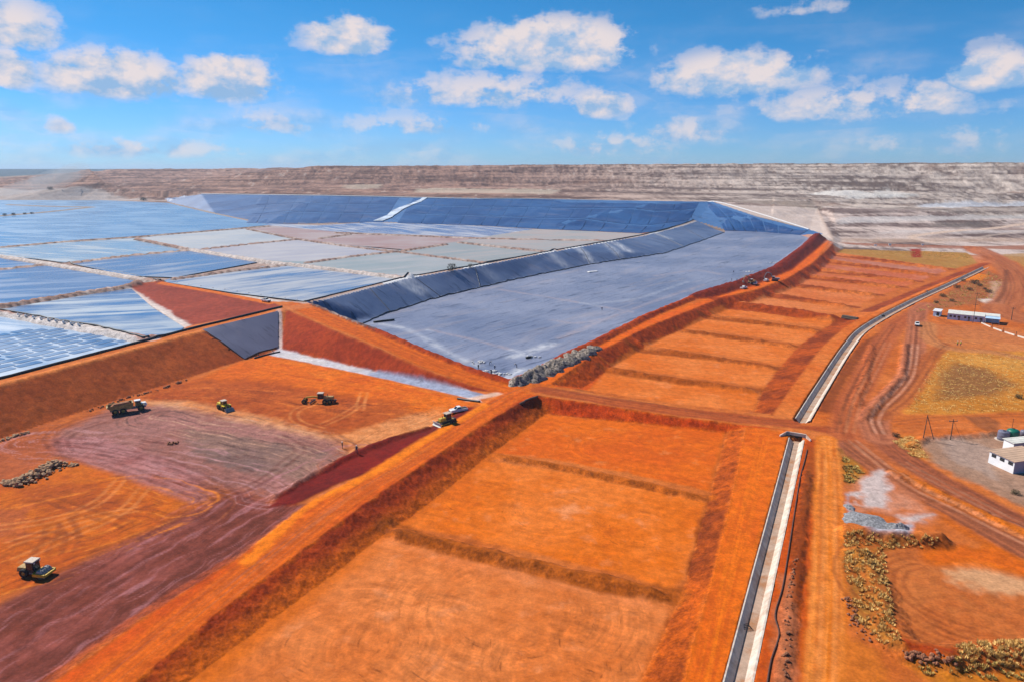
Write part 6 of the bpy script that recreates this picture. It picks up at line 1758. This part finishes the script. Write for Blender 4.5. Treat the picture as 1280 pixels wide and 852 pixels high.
# ------------------------------------------------------------------ heaps, rocks, bushes
def rock_mesh(name, m, seed, sub=1):
    r = random.Random(seed); bm = bmesh.new(); bmesh.ops.create_icosphere(bm, subdivisions=sub, radius=.5)
    for v in bm.verts:
        v.co *= r.uniform(.72, 1.2); v.co.z *= .75
    me = bpy.data.meshes.new(name); bm.to_mesh(me); bm.free(); me.materials.append(m); return me
ROCKS = [rock_mesh("rock", M_ROCK, i) for i in range(5)]; ROCKSR = [rock_mesh("rock", M_ROCKR, 20 + i) for i in range(4)]
def rock_pile(center, spread, n, label, meshes, smin, smax, core, name="rock_pile"):
    w = [G(*q) for q in center]
    c = along(w, .5); o = empty(name, (c[0], c[1], ground_z(c[0], c[1]))); tag(o, label, "rocks")
    for i in range(n):
        p = along(w, rnd.random()); k = rnd.gauss(0, .5)
        d = Vector((w[-1][0] - w[0][0], w[-1][1] - w[0][1], 0)).normalized(); q = Vector(p) + Vector((-d.y, d.x, 0)) * k * spread + d * rnd.uniform(-.5, .5)
        s = rnd.uniform(smin, smax) * (1.2 - .4 * abs(k))
        r = link(bpy.data.objects.new("rock", meshes[rnd.randrange(len(meshes))]), o)
        h = max(0, 1 - abs(k)) * core * rnd.random()
        r.location = Vector((q.x, q.y, ground_z(q.x, q.y) + s * .22 + h)) - o.location
        r.scale = (s * rnd.uniform(.8, 1.3), s, s * rnd.uniform(.7, 1.1)); r.rotation_euler = (rnd.uniform(-.4, .4), rnd.uniform(-.4, .4), rnd.uniform(0, 6.3))
rock_pile([(14, 607), (40, 597), (62, 585), (76, 579)], 3.4, 190, "pale heap of broken rocks left of the purple work area", ROCKS, .5, 1.25, 1.1)
rock_pile([(78, 583), (94, 581)], 1.2, 22, "short tail of pale rocks right of the rock heap", ROCKS, .4, .8, .2, "rock_row")
rock_pile([(2, 551), (24, 543), (40, 540)], .8, 36, "row of pale stones at the left foot of the brown embankment", ROCKS, .4, .9, .2, "rock_row")
rock_pile([(110, 514), (134, 506), (160, 497), (200, 487), (236, 474)], .9, 70, "line of small red rubble along the embankment foot behind the dump truck", ROCKSR, .3, .9, .2, "rock_row")
rock_pile([(210, 555), (225, 553)], 1.0, 14, "few dark stones in the middle of the purple work area", ROCKSR, .4, .9, .2, "rock_row")
rock_pile([(1128, 818), (1160, 824), (1192, 826)], .9, 60, "red boulders on the bank at the bottom right", ROCKSR, .3, .8, .3, "rock_row")
rock_pile([(1056, 745), (1064, 760), (1072, 785), (1090, 800)], 1.2, 50, "scattered red stones beside the grassy verge", ROCKSR, .25, .6, .1, "rock_row")
rock_pile([(994, 700), (986, 760), (982, 845)], .6, 70, "dark clods along the ditch between drain and orange road", ROCKSR, .2, .55, .1, "rock_row")
def heap(px, r, h, m, label, name, cat="heap", group=None, sx=1.0, seed=1, rz=0):
    g = G(*px); gz = ground_z(g[0], g[1]); g = (g[0], g[1], gz); rr = random.Random(seed); b = MB(); n, k = 26, 12; vs = [(0, 0, h * .82)]
    ph = [rr.uniform(0, 6.3) for _ in range(4)]
    for i in range(1, k + 1):
        t = i / k
        for j in range(n):
            a = 2 * math.pi * j / n
            rad = r * t * (1 + .16 * math.sin(2 * a + ph[0]) + .10 * math.sin(5 * a + ph[1])) * (1 + .05 * rr.uniform(-1, 1))
            z = h * (.82 * (1 - t ** 1.6)) * (1 + .3 * math.sin(3 * a + ph[2]) * t) + .10 * h * rr.uniform(-1, 1) * (1 - t) - .35 * t ** 4
            lx, ly = rad * math.cos(a) * sx, rad * math.sin(a)
            wx, wy = g[0] + lx * math.cos(rz) - ly * math.sin(rz), g[1] + lx * math.sin(rz) + ly * math.cos(rz)
            nzz = float(fbm(np.array([wx / .9]), np.array([wy / .9]), 3, .65)[0]) * h * .32 * (1 - t * .6)
            vs.append((lx, ly, max(z, -.3) + nzz + (ground_z(wx, wy) - gz) ))
    fs = [(0, 1 + j, 1 + (j + 1) % n) for j in range(n)]
    for i in range(k - 1):
        fs += [(1 + i * n + j, 1 + (i + 1) * n + j, 1 + (i + 1) * n + (j + 1) % n, 1 + i * n + (j + 1) % n) for j in range(n)]
    b.add(vs, fs); o = b.build(name, m, None, True); o.location = (g[0], g[1], g[2]); o.rotation_euler = (0, 0, rz)
    return tag(o, label, cat, group)
hp = [(648, 475.5, 3.0, 1.7), (668, 472, 4.3, 2.6), (681, 466, 4.0, 2.3), (693, 460.5, 4.2, 2.5), (704, 455.5, 4.0, 2.2), (714, 451, 4.0, 2.4), (725, 446, 3.8, 2.1), (735, 441, 3.6, 2.1), (743, 437, 3.0, 1.7)]
names = ["nearest the road junction, low and dark", "second from the junction, widest of the row", "third from the junction", "fourth from the junction", "in the middle of the row", "sixth from the junction", "third from the far end of the row", "second from the far end of the row", "smallest, at the far end of the row"]
for i, (x, y, r, h) in enumerate(hp):
    heap((x, y), r, h, M_SPOIL, "grey spoil heap along the crest road, " + names[i], "spoil_heap", "heap", "grey spoil heaps along the basin edge", 1.25, 40 + i, 1.0 + .2 * (i % 3))
heap((1085, 652), 4.4, 1.0, M_GRAV, "long pale grey gravel heap on the white patch by the verge", "gravel_heap", sx=1.3, seed=5)
heap((1119, 660), 2.3, 1.25, M_GRAV, "small steep grey gravel heap at the right end of the pale one", "gravel_heap", sx=1.2, seed=8)
heap((1062, 634), 1.7, .7, M_GRAV, "narrow grey gravel ridge on the left rim of the white patch", "gravel_heap", sx=.6, seed=9)

def leaf_cluster(b, n, r, h, size, rr, flat=1.0):
    for _ in range(n):
        a = rr.uniform(0, 6.283); t = rr.random() ** .5; z = rr.uniform(.1, 1)
        c = Vector((r * t * math.cos(a) * math.sqrt(1 - .75 * (z - .35) ** 2), r * t * math.sin(a) * math.sqrt(1 - .75 * (z - .35) ** 2), h * z))
        u = Vector((rr.uniform(-1, 1), rr.uniform(-1, 1), rr.uniform(-.4, .8))).normalized() * size * rr.uniform(.6, 1.3)
        w = Vector((rr.uniform(-1, 1), rr.uniform(-1, 1), rr.uniform(-.4, .8))).normalized() * size * .5
        b.add([c - w * .5, c + u * .5 - w * .1, c + u, c + u * .5 + w], [(0, 1, 2), (0, 2, 3)])
M_BUSHD = simple("dry_shrub_leaf", (0.075, 0.055, 0.028), .8, var=.5, scale=2)
M_BUSHG = simple("olive_shrub_leaf", (0.10, 0.085, 0.03), .8, var=.5, scale=2)
M_STEM = simple("shrub_stem", (0.07, 0.045, 0.03), .9, var=.3)
def bush(px, r, h, label, m=M_BUSHD, seed=0, name="shrub", group=None):
    g = G(*px); rr = random.Random(seed); o = empty(name, g); tag(o, label, "bush", group)
    b = MB(); leaf_cluster(b, 420, r, h, r * .22, rr); b.build("crown", m, o)
    t = MB()
    for _ in range(6):
        a = rr.uniform(0, 6.28); t.tube([(0, 0, -.2), (.3 * r * math.cos(a), .3 * r * math.sin(a), h * .4), (.6 * r * math.cos(a), .6 * r * math.sin(a), h * .75)], [.08, .05, .02], 4)
    t.build("trunk", M_STEM, o)
bush((565, 339), 3.0, 4.2, "dark round bush on the crest between ponds and lined basin", M_BUSHD, 3)
bush((588, 334.5), 1.6, 2.0, "small dark bush just right of the larger crest bush", M_BUSHD, 4)
for i, (x, r) in enumerate([(6, 3.0), (17, 3), (31, 2.6), (40, 2.6)]):
    bush((x, 269.5 - i * .7), r * .9, r * .8, "dark bush on the far left pond divider, " + ["first from the picture edge", "second from the edge", "third from the edge", "fourth from the edge"][i], M_BUSHD, 10 + i, group="bushes on the far pond divider")
bush((63, 237.5), 6, 6, "dark bush on the pale sand below the mine dump", M_BUSHD, 15)
bush((179, 250.5), 6, 5, "dark bush on the sand edge above the far pond", M_BUSHD, 16)
for i, (x, y, r, lab) in enumerate([(1218, 355, 2.6, "large dark shrub above the site office, right of the far drain"), (1196, 360, 2.0, "dark shrub beside the far drain"), (1212, 363, 1.6, "small shrub below the large dark shrub"), (1236, 366, 1.8, "shrub behind the stayed pole"),
                                    (1178, 371, 1.7, "shrub left of the stayed pole"), (1190, 377, 1.4, "low shrub just behind the site office roof"), (1225, 358, 1.5, "shrub right of the large dark one"), (1204, 352, 1.5, "small shrub near the orange patch by the drain"),
                                    (1170, 379, 1.3, "low shrub behind the small hut"), (1231, 362, 1.2, "tiny shrub next to the pale track"), (1273, 497, 1.2, "dark shrub in the yellow field at the right edge"), (1269, 617, .9, "low shrub in front of the three-window building"), (1120, 545, 1.0, "low bush on the bend of the dirt road")]):
    bush((x, y), r, r * .9, lab, M_BUSHG if i % 3 else M_BUSHD, 30 + i, group="shrubs near the site office")

# dry grass: uncountable, so one object to each patch
def grass_mat(name, a, b):
    m, t, bs = mat(name)
    ge = t.new('ShaderNodeNewGeometry'); n = t.noise(ge.outputs['Position'], .5, 4, .6)
    t.link(t.mix(t.smooth(n, .35, .65), a + (1,), b + (1,)), bs.inputs['Base Color']); bs.inputs['Roughness'].default_value = .9; bs.inputs['Specular IOR Level'].default_value = .1
    return m
M_GRASS = grass_mat("dry_grass_blades", (.62, .34, .09), (.84, .56, .20))
M_GRASS2 = grass_mat("olive_grass_blades", (.42, .27, .07), (.60, .42, .13))
def grass(name, label, polys, n, hmin, hmax, rad, m, blades=26, seed=0):
    rr = random.Random(seed); b = MB()
    for poly_px, share in polys:
        w = [p[:2] for p in GP(poly_px)]
        xs, ys = [p[0] for p in w], [p[1] for p in w]; k = 0; tries = 0
        while k < n * share and tries < n * 30:
            tries += 1
            x, y = rr.uniform(min(xs), max(xs)), rr.uniform(min(ys), max(ys))
            if not inside2(x, y, w): continue
            if float(perlin(np.array([x / 3.2 + seed]), np.array([y / 3.2]))[0]) < rr.uniform(-.5, .15): continue
            k += 1; z = ground_z(x, y) - .05; h = rr.uniform(hmin, hmax); r0 = rad * rr.uniform(.6, 1.3)
            for _ in range(blades):
                a = rr.uniform(0, 6.283); t = rr.random() ** .6; q = rr.uniform(.5, 1.1)
                bx, by = x + r0 * .5 * t * math.cos(a), y + r0 * .5 * t * math.sin(a)
                tx, ty = x + r0 * 1.1 * t * math.cos(a + .3), y + r0 * 1.1 * t * math.sin(a + .3)
                wd = .07 + .05 * rr.random()
                b.add([(bx - wd * math.sin(a), by + wd * math.cos(a), z), (bx + wd * math.sin(a), by - wd * math.cos(a), z), (tx, ty, z + h * q)], [(0, 1, 2)])
    me = bpy.data.meshes.new(name); me.from_pydata([tuple(v) for v in b.v], [], b.f); me.update(); me.materials.append(m)
    o = link(bpy.data.objects.new(name, me)); tag(o, label, "grass", kind="stuff"); return o
grass("dry_grass", "yellow dry grass tussocks on the verge beside the orange road", [([(1056, 664), (1172, 672), (1170, 680), (1104, 686), (1112, 740), (1122, 790), (1130, 806), (1108, 808), (1068, 772), (1056, 720)], 1.0)], 560, .15, .75, .42, M_GRASS, 22, 1)
grass("dry_grass", "dry grass on the bank at the bottom right corner", [([(1196, 806), (1240, 802), (1300, 794), (1300, 830), (1240, 832), (1196, 830)], 1.0)], 270, .15, .75, .42, M_GRASS, 22, 2)
grass("dry_grass", "olive dry grass at the meeting of orange road and dirt road", [([(1052, 566), (1066, 576), (1080, 592), (1066, 606), (1056, 602)], .6), ([(1120, 826), (1290, 834), (1290, 852), (1140, 842)], .4)], 150, .25, .6, .5, M_GRASS2, 26, 3)
grass("dry_grass", "thin yellow grass on the field below the site office", [([(1132, 514), (1150, 482), (1182, 440), (1290, 444), (1290, 512), (1200, 516)], .8), ([(1112, 548), (1140, 545), (1160, 572), (1140, 570)], .2)], 2600, .12, .32, .6, M_GRASS, 9, 4)
grass("dry_grass", "patchy olive scrub grass between the far drain and the site office", [([(1140, 392), (1190, 364), (1235, 340), (1255, 350), (1240, 372), (1200, 382)], .6), ([(1060, 312), (1200, 316), (1215, 325), (1120, 318)], .4)], 520, .3, .8, 1.0, M_GRASS2, 14, 5)

# ------------------------------------------------------------------ people
def person_mesh(pose, shirt, trousers, hat):
    J = dict(pel=(0, 0, .95), ch=(0, 0, 1.28), nk=(0, 0, 1.47), hd=(.02, 0, 1.62), tp=(.02, 0, 1.72))
    if pose == 'bend':
        J.update(ch=(.26, 0, 1.15), nk=(.42, 0, 1.22), hd=(.55, 0, 1.24), tp=(.64, 0, 1.26))
    J['nose'] = (J['hd'][0] + .11, 0, J['hd'][2] - .01)
    for s, k in ((1, 'l'), (-1, 'r')):
        st = .12 if pose == 'walk' else .02
        J['hip' + k] = (0, s * .10, .90); J['kn' + k] = (s * st + .03, s * .12, .50); J['an' + k] = (s * st * 1.5 - .02, s * .12, .09); J['to' + k] = (s * st * 1.5 + .14, s * .13, .04)
        c = J['nk']; sh = (c[0] - .03, s * .20, c[2] - .08); J['sh' + k] = sh
        dx = .32 if pose == 'bend' else -s * st
        J['el' + k] = (sh[0] + dx * .4 + .02, s * .26, sh[2] - .28); J['wr' + k] = (sh[0] + dx * .8 + .09, s * .25, sh[2] - .52); J['ha' + k] = (sh[0] + dx * .9 + .12, s * .24, sh[2] - .62)
        J['th' + k] = (sh[0] + dx * .9 + .16, s * .20, sh[2] - .57)
    keys = list(J); E = [('pel', 'ch'), ('ch', 'nk'), ('nk', 'hd'), ('hd', 'tp'), ('hd', 'nose')]
    for k in 'lr': E += [('pel', 'hip' + k), ('hip' + k, 'kn' + k), ('kn' + k, 'an' + k), ('an' + k, 'to' + k), ('ch', 'sh' + k), ('sh' + k, 'el' + k), ('el' + k, 'wr' + k), ('wr' + k, 'ha' + k), ('wr' + k, 'th' + k)]
    R = dict(pel=.145, ch=.15, nk=.065, hd=.10, tp=.075, nose=.025, hip=.11, kn=.075, an=.055, to=.045, sh=.075, el=.055, wr=.04, ha=.035, th=.018)
    me = bpy.data.meshes.new("person"); me.from_pydata([J[k] for k in keys], [(keys.index(a), keys.index(b)) for a, b in E], []); me.update()
    ob = bpy.data.objects.new("person_tmp", me); COL.objects.link(ob)
    sk = ob.modifiers.new("skin", 'SKIN'); ss = ob.modifiers.new("sub", 'SUBSURF'); ss.levels = 1; ss.render_levels = 1
    for i, k in enumerate(keys):
        r = R[k] if k in R else R[k[:-1]]
        me.skin_vertices[0].data[i].radius = (r, r); me.skin_vertices[0].data[i].use_root = (k == 'pel')
    dg = bpy.context.evaluated_depsgraph_get()
    m2 = bpy.data.meshes.new_from_object(ob.evaluated_get(dg)); m2.name = "person"
    bpy.data.objects.remove(ob)
    m2.materials.clear()
    for m in (M_SKIN, shirt, trousers, M_RUB): m2.materials.append(m)
    hd = Vector(J['hd']); nk = Vector(J['nk'])
    for f in m2.polygons:
        c = f.center; f.use_smooth = True
        if (c - hd).length < .16: f.material_index = 0
        elif min((c - Vector(J['hal'])).length, (c - Vector(J['har'])).length) < .11: f.material_index = 0
        elif c.z < .10: f.material_index = 3
        elif c.z < .93 and abs(c.x) < .3 and abs(c.y) < .22: f.material_index = 2
        else: f.material_index = 1
    hb = MB(); d = (Vector(J['tp']) - hd).normalized(); p = Vector(J['tp'])
    hb.cyl(p - d * .05, p + d * .01, .16, .14, 10); hb.cyl(p + d * .01, p + d * .07, .13, .06, 10)
    return m2, hb.mesh("hard_hat", hat)
M_SKIN = simple("skin", (0.10, 0.055, 0.035), .6); M_BLUEC = simple("blue_workwear", (0.03, 0.045, 0.10), .85); M_HIVIS = simple("hi_vis_lime", (0.45, 0.50, 0.05), .8); M_DARKC = simple("dark_workwear", (0.025, 0.022, 0.024), .85); M_ORNG = simple("orange_vest", (0.55, 0.14, 0.02), .8)
PM = [person_mesh('stand', M_DARKC, M_DARKC, M_WHITE), person_mesh('walk', M_BLUEC, M_BLUEC, M_WHITE), person_mesh('bend', M_BLUEC, M_DARKC, M_YELB), person_mesh('stand', M_HIVIS, M_BLUEC, M_WHITE)]
ppl = [((428, 560), 0, "person in dark work clothes, left of two near the purple work area", 0.4), ((446, 565), 1, "person in blue overalls, right of two near the purple work area", 2.2),
       ((598, 461), 0, "person standing leftmost of the liner crew at the basin corner", 1.2), ((612, 456), 2, "person bending on the liner, farthest of the basin corner crew", .3), ((618.5, 462), 1, "person walking, rightmost of the four at the basin corner", 4.2),
       ((614, 467.5), 0, "person nearest the windrow at the basin corner", 1.0), ((646, 459), 2, "person bending beside a dark sheet edge right of the basin corner crew", 3.0), ((752.5, 388), 1, "lone person in the middle of the lined basin floor", 1.5),
       ((914.5, 351.5), 0, "person on the liner left of the crest road vehicles", .2), ((921, 352), 1, "second person from left by the crest road vehicles", 2.0), ((924.7, 351.5), 0, "third person from left by the crest road vehicles", 3.0), ((937, 349), 0, "person behind the small excavator on the basin side", 1.3),
       ((917, 341), 2, "person bending far out on the liner above the crest road vehicles", 1.3), ((1196.5, 432), 3, "person in lime vest, left of two on the loop road", 1.0), ((1200.5, 432), 3, "person in lime vest, right of two on the loop road", 4.0)]
for q, k, lab, rz in ppl:
    g = G(*q); o = link(bpy.data.objects.new("person", PM[k][0])); o.location = (g[0], g[1], ground_z(g[0], g[1])); o.rotation_euler = (0, 0, rz); o.scale = (1.08, 1.08, 1.05)
    tag(o, lab, "person"); link(bpy.data.objects.new("hard_hat", PM[k][1]), o)
# sandbags, sheets and offcuts lying on the liner
bag = MB(); bag.lathe([(.02, -.5), (.22, -.45), (.3, -.2), (.3, .2), (.22, .45), (.02, .5)], (0, 0, .16), 'x', 8)
bag_me = bag.mesh("sandbag", M_BAG, True)
for q, n, lab in (((600, 452), 14, "pile of white sandbags on the liner behind the corner crew"), ((607, 464), 16, "row of white sandbags beside the corner crew"), ((628, 467), 16, "white sandbags along the windrow at the basin corner"), ((665, 446), 12, "few white sandbags right of the basin corner crew"),
                  ((967, 329), 16, "white sandbags on the liner near the far crest road"), ((935, 340), 14, "long row of pale sandbags above the small excavator")):
    g = G(*q); o = empty("sandbag_pile", (g[0], g[1], ground_z(g[0], g[1]))); tag(o, lab, "sandbags")
    for i in range(n):
        x, y = rnd.gauss(0, 1.7), rnd.gauss(0, .9)
        s = link(bpy.data.objects.new("sandbag", bag_me), o); s.location = (x, y, ground_z(g[0] + x, g[1] + y) - o.location.z + .1); s.rotation_euler = (0, 0, rnd.uniform(0, 3)); s.scale = (.9, .95, .8)
for q, lab in (((741, 340), "bright white folded sheet lying on the basin floor"), ((661, 447.5), "small black roll lying near the basin corner"), ((480, 402), "long dark roll at the foot of the lined embankment")):
    g = G(*q); b = MB()
    dark = 'dark' in lab or 'black' in lab
    L = 5 if 'long' in lab else (1.2 if 'small' in lab else 4)
    if dark: b.lathe([(.05, -L), (.42, -L), (.45, 0), (.42, L), (.05, L)], (0, 0, .4), 'x', 10)
    else: b.hexa([(-L, -1.6, 0), (L, -1.3, 0), (L, 1.5, 0), (-L, 1.4, 0)], [(-L + .3, -1.3, .5), (L - .4, -1.0, .35), (L - .3, 1.1, .55), (-L + .4, 1.2, .4)])
    o = b.build("liner_roll" if dark else "folded_sheet", M_BLACK if dark else M_BAG, None, dark, 0 if dark else .1); o.location = (g[0], g[1], ground_z(g[0], g[1])); o.rotation_euler = (0, 0, .5)
    tag(o, lab, "liner roll" if dark else "sheet")

# ------------------------------------------------------------------ air
def haze_box():
    b = MB(); b.box(-17500, 17500, -300, 17500, -14, 128)
    me = b.mesh("haze", M_BAG); me.materials.clear()
    m = bpy.data.materials.new("haze_air"); m.use_nodes = True; t = NT(m.node_tree); t.n.clear()
    o_ = t.new('ShaderNodeOutputMaterial'); v = t.new('ShaderNodeVolumePrincipled')
    v.inputs['Color'].default_value = (.62, .80, 1.0, 1); v.inputs['Density'].default_value = 0.00008; v.inputs['Anisotropy'].default_value = .2
    t.link(v.outputs[0], o_.inputs['Volume']); me.materials.append(m)
    o = link(bpy.data.objects.new("haze", me)); tag(o, kind="stuff")
haze_box()
def dust_cloud():
    m = bpy.data.materials.new("dust_air"); m.use_nodes = True; t = NT(m.node_tree); t.n.clear()
    o_ = t.new('ShaderNodeOutputMaterial'); v = t.new('ShaderNodeVolumePrincipled')
    v.inputs['Color'].default_value = (.95, .93, .92, 1); v.inputs['Density'].default_value = 0.006
    t.link(v.outputs[0], o_.inputs['Volume'])
    for k, (q, sx, sy, sz) in enumerate([((44, 231), 80, 60, 12), ((70, 224), 55, 45, 20), ((90, 216), 40, 36, 18)]):
        c = PR(q[0], q[1], 1780); bm = bmesh.new(); bmesh.ops.create_icosphere(bm, subdivisions=3, radius=1)
        for w_ in bm.verts:
            w_.co = Vector((w_.co.x * sx, w_.co.y * sy, w_.co.z * sz)) * (1 + .12 * math.sin(w_.co.x * 4 + k) * math.cos(w_.co.z * 5))
        me = bpy.data.meshes.new("dust_cloud"); bm.to_mesh(me); bm.free(); me.materials.append(m)
        o = link(bpy.data.objects.new("dust_cloud", me)); o.location = c; o.rotation_euler = (0, -.3, 0); tag(o, kind="stuff")
dust_cloud()
